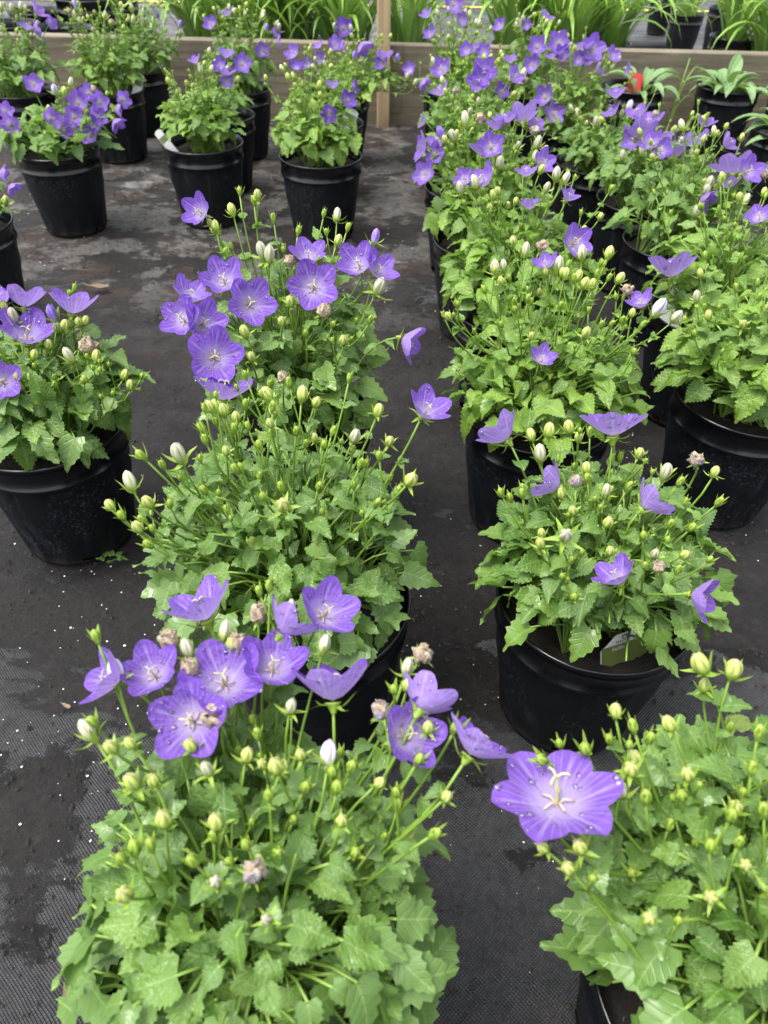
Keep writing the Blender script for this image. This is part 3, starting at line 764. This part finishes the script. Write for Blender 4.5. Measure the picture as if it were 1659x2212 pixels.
bellflower(POS['P4'], 'bellflower without tag behind the nearest one, full of green buds, single flower at its right', seed=4,
    flowers=[(925,880,88,(.45,.6,.45),'cup')],
    whites=[(385,978,56),(280,1038,48,(-.35,.9,.2))],
    yellows=[(577,850,36),(653,850,38),(590,885,32),(684,868,30),(842,952,30),(818,885,32),(452,878,32),(483,885,32),(510,900,30)],
    greens=[(350,1003),(262,1113),(307,1121),(367,1088),(440,1058),(435,923),(442,948),(607,1051),(815,1086),(700,960),(720,930),(780,1000),(560,960),(640,930),(520,1010),(860,1060),(320,1175),(690,1050),(490,1100)],
    nleaf=390, Rc=.122, hf=.145, hs=.165, nstem=8, off=(-.018, .0), leafsz=(.019, .032))
bellflower(POS['P8'], 'bellflower in the centre with a fan of wide open flowers on its left and top', seed=8,
    flowers=[(464,769,104,(.0,.15,1),'cup'),(442,695,82,(.3,.35,.85),'cup'),(392,686,84,(-.3,.35,.7),'open'),(412,632,72,(.1,.7,.4),'cup'),(482,600,82,(-.1,.5,.8),'cup'),(542,653,92,(.1,.25,.95),'cup'),(677,618,96,(0,.25,1),'open'),(666,548,72,(.0,.8,.5),'cup'),
             (772,566,78,(-.2,.6,.7),'cup'),(820,580,72,(.5,.5,.5),'cup'),(485,838,112,(.05,1,.1),'open'),(887,740,74,(.75,-.3,.2),'cup'),(427,455,62,(-.55,.3,.7),'cup')],
    dries=[(700,668,32),(610,812,26),(625,560,26)], closed=[(811,510,34)],
    whites=[(565,540,42),(582,548,42),(820,617,44)],
    yellows=[(528,715,32),(543,770,28),(626,650,28),(742,735,30),(500,452,28),(465,487,26),(571,850,34)],
    greens=[(517,412),(548,432),(700,460),(645,497),(752,490),(590,470),(720,700),(660,720),(800,690),(690,560),(610,700)],
    nleaf=320, Rc=.108, hf=.165, hs=.185, nstem=6, leafsz=(.020, .033))
bellflower(POS['P5'], 'bellflower at the left edge in a pot cut by the frame, flowers standing on top', seed=5,
    flowers=[(58,714,102,(.0,.75,.6),'cup'),(157,652,88,(0,1,.1),'cup'),(52,640,80,(-.1,.9,-.2),'cup'),(2,823,80,(-.2,.2,.95),'cup'),(0,640,60,(-.4,.8,.2),'cup')],
    closed=[(112,676,42)], dries=[(190,743,42)], whites=[(148,766,38,(-.5,.75,.3)),(28,680,38)],
    yellows=[(140,702,28),(105,744,26),(75,765,26),(208,768,30),(67,815,24),(38,814,24),(182,820,24),(270,808,26),(282,831,28),(170,695,24),(185,692,24),(8,660,26)],
    greens=[(75,790),(215,800),(120,830),(245,850)],
    nleaf=300, Rc=.112, hf=.105, hs=.115, nstem=2, leafsz=(.022, .036), off=(.003, .005))
bellflower(POS['P6'], 'pale green bellflower right of centre with long bud stems and hardly any flowers', seed=6,
    flowers=[(1178,567,44,(-.2,.8,.4),'cup'),(1384,650,46,(-.2,.7,.4),'cup'),(1172,772,30,(.3,.5,.6),'cup')],
    pinks=[(1424,663,44,(.6,.75,.1))], dries=[(1174,527,26),(1357,625,28)],
    whites=[(1070,577,36),(1136,538,32),(1257,546,36),(1206,572,40),(1088,573,28)],
    yellows=[(1316,545,30),(1222,590,26),(1340,600,28),(1178,585,22),(1250,595,26),(1280,612,24)],
    greens=[(1045,625),(958,680),(985,655),(1083,700),(1345,690),(1300,700),(1100,600),(1148,650),(1240,600),(1370,760),(1330,640),(1290,590),(1390,700)],
    nleaf=310, Rc=.120, hf=.105, hs=.155, nstem=14, yellow=True, leafsz=(.020, .034), off=(.0, .0))
bellflower(POS['P7'], 'bellflower at the right edge with rounded leaf mound and hardly any flowers', seed=7,
    whites=[(1505,640,30)], yellows=[(1606,700,26),(1530,680,24)], greens=[(1480,690),(1560,760),(1640,640),(1500,720),(1590,620)],
    nleaf=290, Rc=.120, hf=.125, hs=.15, nstem=9, yellow=True, leafsz=(.024, .038))
bellflower(POS['P9'], 'yellowish bellflower behind the pale one, with a tag at the left of its pot', seed=9, extra=2,
    flowers=[(1230,422,40,'ur'),(1137,370,46,'s'),(1002,385,40,'cl'),(1145,440,26,'s')],
    whites=[(1202,375,32),(1222,385,30),(994,405,30)], yellows=[(1065,420,24),(1035,410,22)],
    nleaf=280, Rc=.118, hf=.120, hs=.165, nstem=14, yellow=True, leafsz=(.024, .040))
bellflower(POS['P10'], 'bellflower in the middle of the long row, purple flowers spilling at its left', seed=10, extra=4, near=False,
    flowers=[(909,318,56,'l'),(1045,320,54,'b'),(917,375,48,'cl'),(938,332,40,'c'),(1130,248,60,'b'),(1090,256,52,'s'),(1072,268,44,'s')],
    closed=[(952,287,34)], whites=[(1005,256,32),(978,293,32),(1080,352,32),(1162,307,30),(1157,337,26),(960,300,20)], dries=[(1040,255,24),(1155,280,22)],
    nleaf=150, Rc=.104, hf=.115, hs=.17, nstem=16, yellow=True, leafsz=(.024, .040))
bellflower(POS['P11'], 'bellflower in the long row with two large overlapping purple flowers over its leaves', seed=11, extra=2, near=False,
    flowers=[(1047,156,50,'c'),(1035,174,46,'c'),(1084,197,32,'cr','deep'),(912,262,30,'l')], whites=[(1130,160,26),(1105,165,24)], dries=[(985,195,18),(1130,170,20)],
    nleaf=140, Rc=.108, hf=.12, hs=.18, nstem=18, yellow=True, leafsz=(.024, .038))
bellflower(POS['P12'], 'bellflower in the long row second from the timber board, dense with pale buds', seed=12, extra=2, near=False,
    flowers=[(1007,107,28,'cl'),(1044,111,28,'c'),(916,180,28,'dr'),(1102,127,28,'s')], nleaf=130, Rc=.105, hf=.12, hs=.17, nstem=20, leafsz=(.024, .036))
bellflower(POS['P13'], 'bellflower at the far end of the long row against the board, topped with purple flowers', seed=13, extra=1, near=False,
    flowers=[(980,8,36,'c'),(920,30,28,'ul'),(997,42,26,'cr')], whites=[(968,22,16),(945,28,16),(1035,50,16),(1015,30,15)], nleaf=130, Rc=.100, hf=.115, hs=.17, nstem=18, yellow=True, leafsz=(.024, .036))
bellflower(POS['Q2'], 'bellflower second from the front in the right-hand row, with an upturned flower on its left', seed=14, extra=1,
    flowers=[(1450,573,90,(.0,.95,-.1),'cup'),(1640,466,50,'u')], yellows=[(1440,575,24)], nleaf=200, Rc=.118, hf=.13, hs=.155, nstem=12, yellow=True, leafsz=(.022, .036))
bellflower(POS['Q3'], 'bellflower in the right-hand row with a pale purple cluster and fat white buds', seed=15, extra=4, near=False,
    flowers=[(1582,360,76,'b'),(1575,392,50,'s'),(1525,432,46,'dr')], whites=[(1532,395,40),(1525,412,40),(1505,455,28)], yellows=[(1605,380,30),(1560,385,24)], dries=[(1652,375,22)],
    nleaf=165, Rc=.115, hf=.125, hs=.165, nstem=14, leafsz=(.022, .034))
bellflower(POS['Q4'], 'bellflower in the right-hand row with a dense heap of purple flowers on top', seed=16, extra=2, near=False,
    flowers=[(1385,285,78,'b'),(1400,262,58,'s'),(1437,292,46,'s'),(1456,328,48,'b'),(1500,302,56,'s'),(1368,300,44,'cl')], whites=[(1387,325,26),(1470,305,20),(1498,325,30),(1520,345,30),(1345,335,24)], dries=[(1425,300,24),(1415,245,16)],
    nleaf=170, Rc=.116, hf=.10, hs=.14, nstem=8, leafsz=(.022, .034))
bellflower(POS['Q5'], 'low bellflower with small dark rounded leaves in a doubled black pot', seed=17, near=False,
    flowers=[(1322,240,38,'ul'),(1330,200,40,'s')], pinks=[(1360,228,24)], whites=[(1248,245,24),(1288,262,24),(1358,250,18)], nleaf=150, Rc=.098, hf=.07, hs=.10, nstem=6, leafsz=(.024, .034))
bellflower(POS['Q6'], 'tall bellflower in the right-hand row crowned by a wide band of purple flowers', seed=18, extra=1, near=False,
    flowers=[(1160,100,36,'c'),(1207,92,42,'c'),(1280,105,50,'cr'),(1262,98,40,'s'),(1150,140,36,'cl'),(1190,120,28,'s'),(1215,115,30,'c'),(1250,127,28,'c'),(1295,150,30,'r'),(1270,135,26,'s'),(1177,208,40,'cl'),(1197,245,42,'cr'),(1357,148,24,'l')],
    nleaf=120, Rc=.108, hf=.12, hs=.165, nstem=18, yellow=True, leafsz=(.022, .034))
bellflower(POS['Q7'], 'bellflower against the board right of the post, with white buds and one small flower', seed=19, extra=2, near=False,
    flowers=[(1137,53,18,'c')], whites=[(1130,40,16),(1180,50,18),(1118,45,14),(1085,66,14)], nleaf=110, Rc=.095, hf=.12, hs=.16, nstem=12, leafsz=(.022, .034))
bellflower(POS['B1'], 'bellflower at the front left of the back rows, covered with a dozen open flowers', seed=20, near=False,
    flowers=[(72,181,36,'c','open'),(113,257,40,'cr'),(134,279,36,'cr'),(160,252,38,'c'),(168,220,40,'uc'),(191,201,34,'c'),(215,221,36,'c'),(210,253,38,'cr'),(203,270,34,'cl'),(193,293,36,'cl'),(160,279,26,'cd'),(266,215,32,'cr'),(256,239,28,'r'),(253,267,36,'dr'),(12,239,32,'c'),(22,270,38,'cd')],
    pinks=[(118,193,24)], whites=[(153,177,20)], dries=[(202,190,14),(185,238,14),(167,292,14)], yellows=[(139,197,20),(105,234,16)], nleaf=150, Rc=.120, hf=.065, hs=.09, nstem=3, leafsz=(.030, .046))
bellflower(POS['B2'], 'bright green bellflower with bare stalks at its base and a slanted tag at the rim', seed=21, near=False,
    flowers=[(420,129,24,'ul'),(488,114,34,'s'),(523,138,36,'c'),(475,140,30,'cl'),(488,154,38,'s'),(490,175,22,'c')], whites=[(433,149,22),(457,150,20),(452,110,16)], nleaf=130, Rc=.095, hf=.10, hs=.13, nstem=10, yellow=True, leafsz=(.024, .036))
bellflower(POS['B3'], 'bright green bellflower right of the slanted tag, deep purple flowers, trailing leaves', seed=22, near=False,
    flowers=[(751,216,36,'cr','deep'),(712,246,34,'cd','deep'),(718,182,28,'s'),(767,187,20,'r','deep'),(639,143,26,'u','deep')], yellows=[(622,165,16),(634,163,16),(690,183,18)], nleaf=140, Rc=.098, hf=.095, hs=.15, nstem=10, yellow=True, leafsz=(.024, .038), off=(-.01, 0))
bellflower(POS['B0'], 'bellflower at the top left corner against the board, flowers at its upper right', seed=23, near=False,
    flowers=[(84,24,34,'ur'),(59,56,36,'s'),(80,64,32,'r'),(110,50,24,'cr')], whites=[(25,16,18),(45,12,18),(55,18,16),(2,14,18)], nleaf=140, Rc=.125, hf=.12, hs=.17, nstem=16, leafsz=(.024, .036))
bellflower(POS['B1b'], 'back left bellflower without open flowers, pale buds and a tag at its rim', seed=24, near=False,
    closed=[(163,10,22)], whites=[(161,33,20),(228,32,16),(172,45,16),(288,43,18)], dries=[(147,22,14),(240,47,14)], nleaf=140, Rc=.105, hf=.12, hs=.175, nstem=18, yellow=True, leafsz=(.022, .034))
bellflower(POS['B1c'], 'sprawling bellflower touching the board at left, one dark flower at its tip', seed=25, near=False,
    flowers=[(338,29,24,'r','deep')], closed=[(389,52,18)], whites=[(310,25,16),(330,12,14),(389,70,14)], nleaf=120, Rc=.100, hf=.115, hs=.16, nstem=14, leafsz=(.022, .032), off=(.03, 0))
bellflower(POS['B2b'], 'bellflower hidden behind the bright green one with the slanted tag', seed=26, near=False, nleaf=100, Rc=.085, hf=.06, hs=.09, nstem=4, leafsz=(.024, .034))
bellflower(POS['B2c'], 'tall bellflower against the board left of the post, flowers on its right flank', seed=27, extra=2, near=False,
    flowers=[(603,92,24,'r'),(596,70,20,'cr'),(567,109,28,'c')], closed=[(575,60,18)], whites=[(602,58,18),(598,50,14),(532,100,16),(530,31,15),(569,28,15)], nleaf=140, Rc=.100, hf=.125, hs=.17, nstem=14, leafsz=(.022, .034))
bellflower(POS['B3b'], 'bellflower behind the one with trailing leaves, purple flowers around a white tag', seed=28, extra=1, near=False,
    flowers=[(663,138,22,'cl'),(687,98,20,'ul'),(690,126,16,'c'),(724,94,28,'c'),(741,102,24,'r')], whites=[(702,138,16),(680,149,16)], nleaf=120, Rc=.095, hf=.10, hs=.15, nstem=10, yellow=True, leafsz=(.022, .032))
bellflower(POS['B3c'], 'bellflower just left of the post whose thin stems flop over to the right', seed=29, near=False,
    flowers=[(742,60,36,'c','deep'),(785,103,42,'dr'),(830,119,38,'s'),(825,135,30,'cl'),(884,149,26,'cl'),(912,178,26,'dr')], closed=[(765,120,24),(858,125,22)], whites=[(723,57,16),(758,60,16),(880,165,18),(898,178,18)], nleaf=140, Rc=.120, hf=.085, hs=.15, nstem=14, yellow=True, leafsz=(.020, .032), off=(.06, -.02), spill=.5)
bellflower(POS['L2'], 'bellflower cut off by the left edge above the middle, two drooping flowers showing', seed=30, near=False,
    flowers=[(28,405,30,'dr'),(8,378,36,'r')], yellows=[(12,432,24)], nleaf=120, Rc=.095, hf=.09, hs=.13, nstem=6, leafsz=(.022, .034))

# ------------------------------------------------------------------ timber board, post
tb = bpy.data.objects.new('timber_edging', None); COL.objects.link(tb); tb.location = (0, BY, 0)
tag(tb, 'low brown timber edging board running behind the bellflower pots', 'edging')
for k, (x0, x1, z0, z1, yo) in enumerate(((-3.2, .02, -.01, .199, 0), (.021, 3.4, -.01, .199, .0015))):
    m = MB(); n = 40; V = []; F = []
    for i in range(n+1):
        x = x0+(x1-x0)*i/n; wob = .0015*mn.noise(Vector((x*4, k*3.1, 0)))
        b = .003
        V += [(x, yo+wob, z0), (x, yo+wob, z1-b), (x, yo+b+wob, z1+wob), (x, yo+.036, z1+wob), (x, yo+.036, z0)]
    for i in range(n):
        for j in range(5): F.append((i*5+j, (i+1)*5+j, (i+1)*5+(j+1) % 5, i*5+(j+1) % 5))
    F += [(0, 1, 2, 3, 4), tuple(n*5+j for j in (4, 3, 2, 1, 0))]
    m.add(V, F); obj('plank', m.mesh('plank', [WOOD], False), tb)
pl = on_y(817, 40, BY-.03); pr_ = on_y(846, 40, BY-.03)
m = MB(); b = .003; hw = (pr_.x-pl.x)/2
V = []
for z in (-.01, .7):
    V += [(-hw+b, -.019, z), (hw-b, -.019, z), (hw, -.016, z), (hw, .019, z), (-hw, .019, z), (-hw, -.016, z)]
F = [(i, (i+1) % 6, 6+(i+1) % 6, 6+i) for i in range(6)]+[(5, 4, 3, 2, 1, 0), (6, 7, 8, 9, 10, 11)]
m.add(V, F); o = obj('wooden_post', m.mesh('wooden_post', [WOODP], False), loc=((pl.x+pr_.x)/2, BY-.021, 0)); o.rotation_euler = (0, math.radians(-.6), 0)
tag(o, 'narrow pale wooden post standing against the timber board', 'post')

# ------------------------------------------------------------------ strap-leaved plants behind the board
def strap_mesh(name, mat, seed, wd=.05, arch=.8):
    r = random.Random(seed); n = 10; V = []; UV = []; F = []; y = z = 0.0; a = math.radians(r.uniform(76, 88)); tw = r.uniform(-.6, .6)
    for i in range(n+1):
        q = i/n; ww = wd*.5*min(1, (1-q)*3.0+.03)*(1 if q > .05 else .7)
        t = tw*q; c, s = math.cos(t), math.sin(t)
        for k in (-1, 0, 1):
            V.append((k*ww*c, y, z+k*ww*s*.6+(abs(k))*ww*.35)); UV.append((.5+k*.5, q))
        y += math.cos(a)/n; z += math.sin(a)/n; a -= arch*2.6/n*(.35+1.3*q)*r.uniform(.7, 1.3)
    for i in range(n):
        for k in range(2): F.append((i*3+k, i*3+k+1, i*3+k+4, i*3+k+3))
    m = MB(); m.add(V, F, 0, UV); return m.mesh(name, [mat])
STRAP = [strap_mesh('strap', DAYL, s, .046, a) for s, a in ((1, .5), (2, .8), (3, 1.1), (4, .3), (5, .95), (6, .65), (7, 1.25))]
def strap_plant(loc, label, n=34, size=(.28, .42), seed=0, pot='std', name='potted_daylily', group='strap-leaved plants behind the board', psc=1.0, spread=.035):
    rnd = random.Random(seed+900)
    root = bpy.data.objects.new(name, None); COL.objects.link(root); root.location = loc; tag(root, label, 'potted plant', group)
    put_pot(root, pot, psc, rnd.uniform(0, 6)); h = (POTS[pot][3]-.024)*psc
    if n > 26: n = int(n*1.7); spread = .06
    for i in range(n):
        a = i*2.39996+rnd.uniform(-.4, .4); r = spread*math.sqrt((i+.5)/n)
        p = Vector((r*math.cos(a), r*math.sin(a), h))
        m = Matrix.Translation(p) @ Matrix.Rotation(a-PI/2+rnd.gauss(0, .5), 4, 'Z') @ Matrix.Rotation(rnd.uniform(-.45, .05)*(r/spread), 4, 'X') @ Matrix.Scale(rnd.uniform(*size), 4)
        obj('leaf', rnd.choice(STRAP), root, m)
def at(px, Y): return (on_y(px, 60, Y).x, Y, -.012)
strap_plant(at(445, 2.72), 'lush daylily clump left of the post, leftmost of the green clumps', 46, (.26, .40), 1)
strap_plant(at(545, 2.70), 'lush daylily clump behind the tall bellflower left of the post', 44, (.26, .40), 2)
strap_plant(at(640, 2.78), 'lush daylily clump third from the left behind the board', 46, (.26, .42), 3)
strap_plant(at(745, 2.70), 'lush daylily clump directly left of the wooden post', 46, (.26, .40), 4)
strap_plant(at(885, 2.76), 'daylily clump in shade directly right of the wooden post', 30, (.26, .38), 5)
strap_plant(at(1120, 2.80), 'daylily clump above the white-budded bellflower at the board', 40, (.26, .40), 6)
strap_plant(at(1225, 2.70), 'pale lush daylily clump behind the band of purple flowers', 46, (.28, .42), 7)
strap_plant(at(1315, 2.85), 'daylily clump left of the bare wet cloth, leaves arching to the right', 40, (.26, .40), 8)
strap_plant(at(600, 3.15), 'daylily clump in the second line, left of the post', 36, (.30, .42), 9)
strap_plant(at(1190, 3.25), 'daylily clump in the second line, right of the post', 36, (.30, .42), 10)
p = on_z(1417, 72, -.012); strap_plant((p.x, p.y, -.012), 'small black pot of strap leaves standing alone on the wet cloth', 16, (.18, .28), 11, 'tall', psc=.93, spread=.03)
p = on_z(1502, 92, -.012); strap_plant((p.x, p.y-.25, -.012), 'black pot of upright strap leaves, middle of the three at top right', 26, (.28, .40), 12, 'tall', psc=1.0, spread=.03)
p = on_y(1592, 60, 2.78); strap_plant((p.x, p.y, -.012), 'black pot of yellowish upright strap leaves, nearest the board at top right', 26, (.28, .40), 13, 'tall', psc=1.18, spread=.03)
p = on_y(1690, 60, 2.72); strap_plant((p.x, p.y, -.012), 'strap-leaved clump cut off by the right edge above the board', 40, (.26, .38), 14)
p = on_y(1478, 60, 3.42); strap_plant((p.x, p.y, -.012), 'strap-leaved pot half hidden at the back of the top right trio', 20, (.26, .36), 15, 'tall')
for k, (px, Y, lab) in enumerate(((78, 3.05, 'empty black pot with open rim behind the top left bellflower'), (128, 2.75, 'tall empty black pot beside the board at top left'), (195, 3.1, 'empty black pot left of the wet cloth at top left'), (250, 3.35, 'empty black pot farthest right of the top left stack'), (15, 2.8, 'empty black pot in the very top left corner'))):
    root = bpy.data.objects.new('nursery_pot', None); COL.objects.link(root); q = on_y(px, 30, Y); root.location = (q.x, Y, -.012)
    tag(root, lab, 'pot', 'empty pots behind the board'); put_pot(root, 'std', 1.12 if k != 2 else 1.35, k, False)
# pipe lying behind the board
m = MB(); a, b = on_z(1318, 100, .012), on_z(1490, 104, .012)
m.tube([a+(b-a)*(i/8)+Vector((0, .004*math.sin(i), 0)) for i in range(9)], .024, .024, 14)
o = obj('irrigation_pipe', m.mesh('irrigation_pipe', [PIPEM])); tag(o, 'black pipe lying on the wet cloth behind the board', 'pipe')

# ------------------------------------------------------------------ lance-leaved pots at right
def lance_mesh(seed, elong=.26):
    r = random.Random(seed); n = 9; V = []; UV = []; F = []; y = z = 0.0; a = math.radians(r.uniform(30, 60)); bend = r.uniform(.5, 1.5); ph = r.uniform(0, 6)
    for i in range(n+1):
        q = i/n; ww = elong*.5*(math.sin(PI*(.08+.92*q)**1.2)**.8 if i < n else .02)*(1 if q > .3 else .45+q*1.8)
        for k in (-1, -.5, 0, .5, 1):
            V.append((k*ww, y, z+abs(k)*ww*.45+.012*math.sin(q*9+k*2+ph))); UV.append((.5+k*.4, q))
        y += math.cos(a)/n; z += math.sin(a)/n; a -= bend*1.5/n
    for i in range(n):
        for k in range(4): F.append((i*5+k, i*5+k+1, i*5+k+6, i*5+k+5))
    m = MB(); m.add(V, F, 0, UV); return m.mesh('lance', [LANCE])
LANCES = [lance_mesh(s, .22+.03*(s % 3)) for s in range(7)]
def lance_plant(pos, label, n=24, seed=0, size=(.07, .115), off=0.0, sc=1.0):
    rnd = random.Random(seed+77)
    root = bpy.data.objects.new('potted_perennial', None); COL.objects.link(root); root.location = (*pos, 0)
    tag(root, label, 'potted plant', 'lance-leaved perennials at the board'); put_pot(root, 'std', sc, seed)
    for i in range(n):
        a = i*2.39996; r = .035*math.sqrt((i+.5)/n)
        m = Matrix.Translation((off+r*math.cos(a), r*math.sin(a), PH*sc-.020)) @ Matrix.Rotation(a-PI/2+rnd.gauss(0, .3), 4, 'Z') @ Matrix.Rotation(.75*(1-r/.035)+rnd.gauss(0, .12), 4, 'X') @ Matrix.Scale(rnd.uniform(*size), 4)
        obj('leaf', rnd.choice(LANCES), root, m)
    return root
lance_plant((.625, 2.20), 'pot with few broad green leaves and a red tag against the board', 9, 1, (.08, .115), .02)
lance_plant((.885, 2.23), 'grey-green lance-leaved rosette in a black pot against the board', 30, 2)
lance_plant((.890, 1.83), 'green lance-leaved rosette in a pot cut by the right edge', 22, 3, (.075, .12))
lance_plant((1.08, 2.22), 'lance-leaved rosette at the right edge, farthest along the board', 22, 4)
# tall weed at the board
wr = bpy.data.objects.new('grass_weed', None); COL.objects.link(wr); q = on_z(1418, 262, 0); wr.location = (q.x, BY-.03, 0)
tag(wr, 'thin grass weed growing up the face of the timber board', 'weed')
m = MB(); m.tube([Vector((0, 0, 0)), Vector((.004, 0, .09)), Vector((.012, .0, .19))], .003, .0015, 5); obj('stem', m.mesh('stem', [STEM]), wr)
for k in range(5):
    obj('leaf', STRAP[k], wr, Matrix.Translation((.004, -.004, .01+.025*k)) @ Matrix.Rotation((1.3, -1.5, 1.7, -1.2, 1.4)[k], 4, 'Z') @ Matrix.Scale(.10, 4))

# ------------------------------------------------------------------ plant tags
def text_mesh(body, size, mat):
    c = bpy.data.curves.new('txt', 'FONT'); c.body = body; c.size = size; c.align_x = 'LEFT'; c.resolution_u = 3
    o = bpy.data.objects.new('txt', c); COL.objects.link(o); bpy.context.view_layer.update()
    me = bpy.data.meshes.new_from_object(o.evaluated_get(bpy.context.evaluated_depsgraph_get())); bpy.data.objects.remove(o); me.materials.clear(); me.materials.append(mat); return me
def tag_plate(W, Hh, arch, name='plate', mat=None):
    m = MB(); n = 16; V = []; F = []
    for s in (0, 1):
        for i in range(n+1):
            x = -W/2+W*i/n; e = abs(2*i/n-1)
            V += [(x, s*.0007, 0), (x, s*.0007, Hh+arch*(1 if e < .45 else (1-((e-.45)/.55)**.8)))]
    k = 2*(n+1)
    for i in range(n):
        F += [(2*i, 2*i+2, 2*i+3, 2*i+1), (k+2*i, k+2*i+1, k+2*i+3, k+2*i+2), (2*i+1, 2*i+3, k+2*i+3, k+2*i+1)]
    m.add(V, F); return m.mesh(name, [mat or TAGW], False)
tg = bpy.data.objects.new('plant_tag', None); COL.objects.link(tg)
tg.matrix_world = Matrix.Translation(Vector((POS['P3'][0]+.026, POS['P3'][1]-.0630, PH-.058))) @ Matrix.Rotation(math.radians(22), 4, 'Z') @ Matrix.Rotation(math.radians(-22), 4, 'X')
tag(tg, 'white arched plant tag with green band in the pot with six scattered flowers', 'plant tag', 'plant tags')
obj('plate', tag_plate(.050, .052, .011), tg)
g = MB(); g.add([(-.0245, -.0004, .030), (.0245, -.0004, .030), (.0245, -.0004, .0545), (-.0245, -.0004, .0545)], [(0, 1, 2, 3)]); obj('printed_band', g.mesh('band', [TAGG]), tg)
R90 = Matrix.Rotation(PI/2, 4, 'X')
obj('lettering', text_mesh('PEREN', .0036, TAGK), tg, Matrix.Translation((-.0115, -.0008, .0555)) @ R90)
obj('lettering', text_mesh('Bellflo', .0048, TAGW), tg, Matrix.Translation((-.015, -.0008, .0498)) @ R90)
g = MB()
for k in range(9):
    a = math.radians(20+k*30)+PI/3; c, s = math.cos(a), math.sin(a)
    cx_, cz_ = c*.0032, .0602+s*.0018
    g.add([(cx_-s*.0007-c*.0004, 0, cz_+c*.0007-s*.0004), (cx_+s*.0007-c*.0004, 0, cz_-c*.0007-s*.0004), (cx_+c*.0012, 0, cz_+s*.0012)], [(0, 1, 2)])
obj('emblem', g.mesh('emblem', [TAGK]), tg, Matrix.Translation((-.002, -.0008, 0)))
def small_tag(px, py, z, W, Hh, rz, ry, rx, label, extra=None):
    t = bpy.data.objects.new('plant_tag', None); COL.objects.link(t); p = Vector((px, py, z)) if abs(px) < 3 else on_z(px, py, z)
    t.matrix_world = Matrix.Translation(p) @ Matrix.Rotation(rz, 4, 'Z') @ Matrix.Rotation(ry, 4, 'Y') @ Matrix.Rotation(rx, 4, 'X') @ Matrix.Translation((0, 0, -Hh*.62))
    tag(t, label, 'plant tag', 'plant tags'); obj('plate', tag_plate(W, Hh, .003, mat=extra if extra else None), t)
    if not extra:
        g = MB(); g.add([(-W*.46, -.0004, Hh*.60), (W*.46, -.0004, Hh*.60), (W*.46, -.0004, Hh*.80), (-W*.46, -.0004, Hh*.80)], [(0, 1, 2, 3)]); obj('printed_band', g.mesh('band', [TAGG]), t)
small_tag(1000, 650, PH+.004, .030, .070, 1.15, .25, -.25, 'white and green plant tag in the yellowish bellflower pot right of centre')
small_tag(1462, 662, PH+.002, .034, .06, -.5, .2, -.5, 'pale plant tag in the second pot of the right-hand row')
small_tag(-.391-.070, 1.625-.022, PH+.004, .016, .055, .25, -.62, -.2, 'white plant tag leaning out over the rim of the bright green bellflower pot')
small_tag(298, 184, PH+.006, .022, .06, -.2, .3, -.3, 'small white plant tag at the rim of the budded bellflower back left')
small_tag(-.150+.052, 1.79-.01, PH+.012, .030, .045, .1, .5, -.5, 'white plant tag lying flat behind the bellflower with trailing leaves')
small_tag(1372, 176, PH+.002, .040, .045, 0, .1, -.4, 'red plant tag in the pot with few broad leaves', TAGR)

# ------------------------------------------------------------------ small things on the cloth
rnd = random.Random(5)
def grains(name, mat, n, smin, smax, label):
    m = MB()
    for i in range(n):
        y = -.1+2.4*rnd.random()**1.5; x = rnd.uniform(-.85, .85)*(.35+y*.65); s = rnd.uniform(smin, smax)*(1+.5*(rnd.random() < .1))
        if mn.noise(Vector((x*5, y*5, smax*900))) < rnd.uniform(-.45, .25): continue
        h = hgt(x, y); V = []
        for d in ((1, 0, 0), (-1, 0, 0), (0, 1, 0), (0, -1, 0), (0, 0, 1), (0, 0, -.6)):
            V.append((x+s*d[0]*rnd.uniform(.6, 1.2), y+s*d[1]*rnd.uniform(.6, 1.2), h+s*.45+s*d[2]*rnd.uniform(.6, 1.1)))
        m.add(V, [(0, 2, 4), (2, 1, 4), (1, 3, 4), (3, 0, 4), (2, 0, 5), (1, 2, 5), (3, 1, 5), (0, 3, 5)])
    o = obj(name, m.mesh(name, [mat], False)); tag(o, label, kind='stuff')
grains('perlite_grains', PERL, 2600, .0005, .0013, 'white perlite grains strewn over the dark cloth')
grains('soil_crumbs', CRUMB, 13000, .0006, .0026, 'dark crumbs of potting soil strewn over the cloth')
def dead_leaf(px, py, s, rot, label):
    m = leaf_mesh('dead_leaf', DEAD, int(px), True, .7, -.5, .6, 1.3); p = on_z(px, py, .004)
    o = obj('dead_leaf', m, None, Matrix.Translation(p+Vector((0, 0, s*.02))) @ Matrix.Rotation(rot, 4, 'Z') @ Matrix.Scale(s, 4)); tag(o, label, 'dead leaf', 'dead leaves on the cloth')
dead_leaf(232, 624, .034, 1.9, 'curled tan dead leaf on the cloth above the left-edge bellflower')
dead_leaf(150, 2190, .016, .4, 'small curled tan leaf scrap at the bottom left corner')
dead_leaf(150, 1529, .008, 1.2, 'tiny brown leaf scrap left of the nearest bellflower flowers')
wr = bpy.data.objects.new('weed_seedling', None); COL.objects.link(wr); q = on_z(243, 1212, 0); wr.location = q
tag(wr, 'tiny green weed sprouting at the foot of the left-edge pot', 'weed')
for k in range(7):
    a = k*2.4; obj('leaf', LF[k % 6], wr, frame(Vector((.008*math.cos(a), .006*math.sin(a), .003+.002*(k % 3))), Vector((math.cos(a), math.sin(a), .5)), Vector((0, 0, 1)), .009))
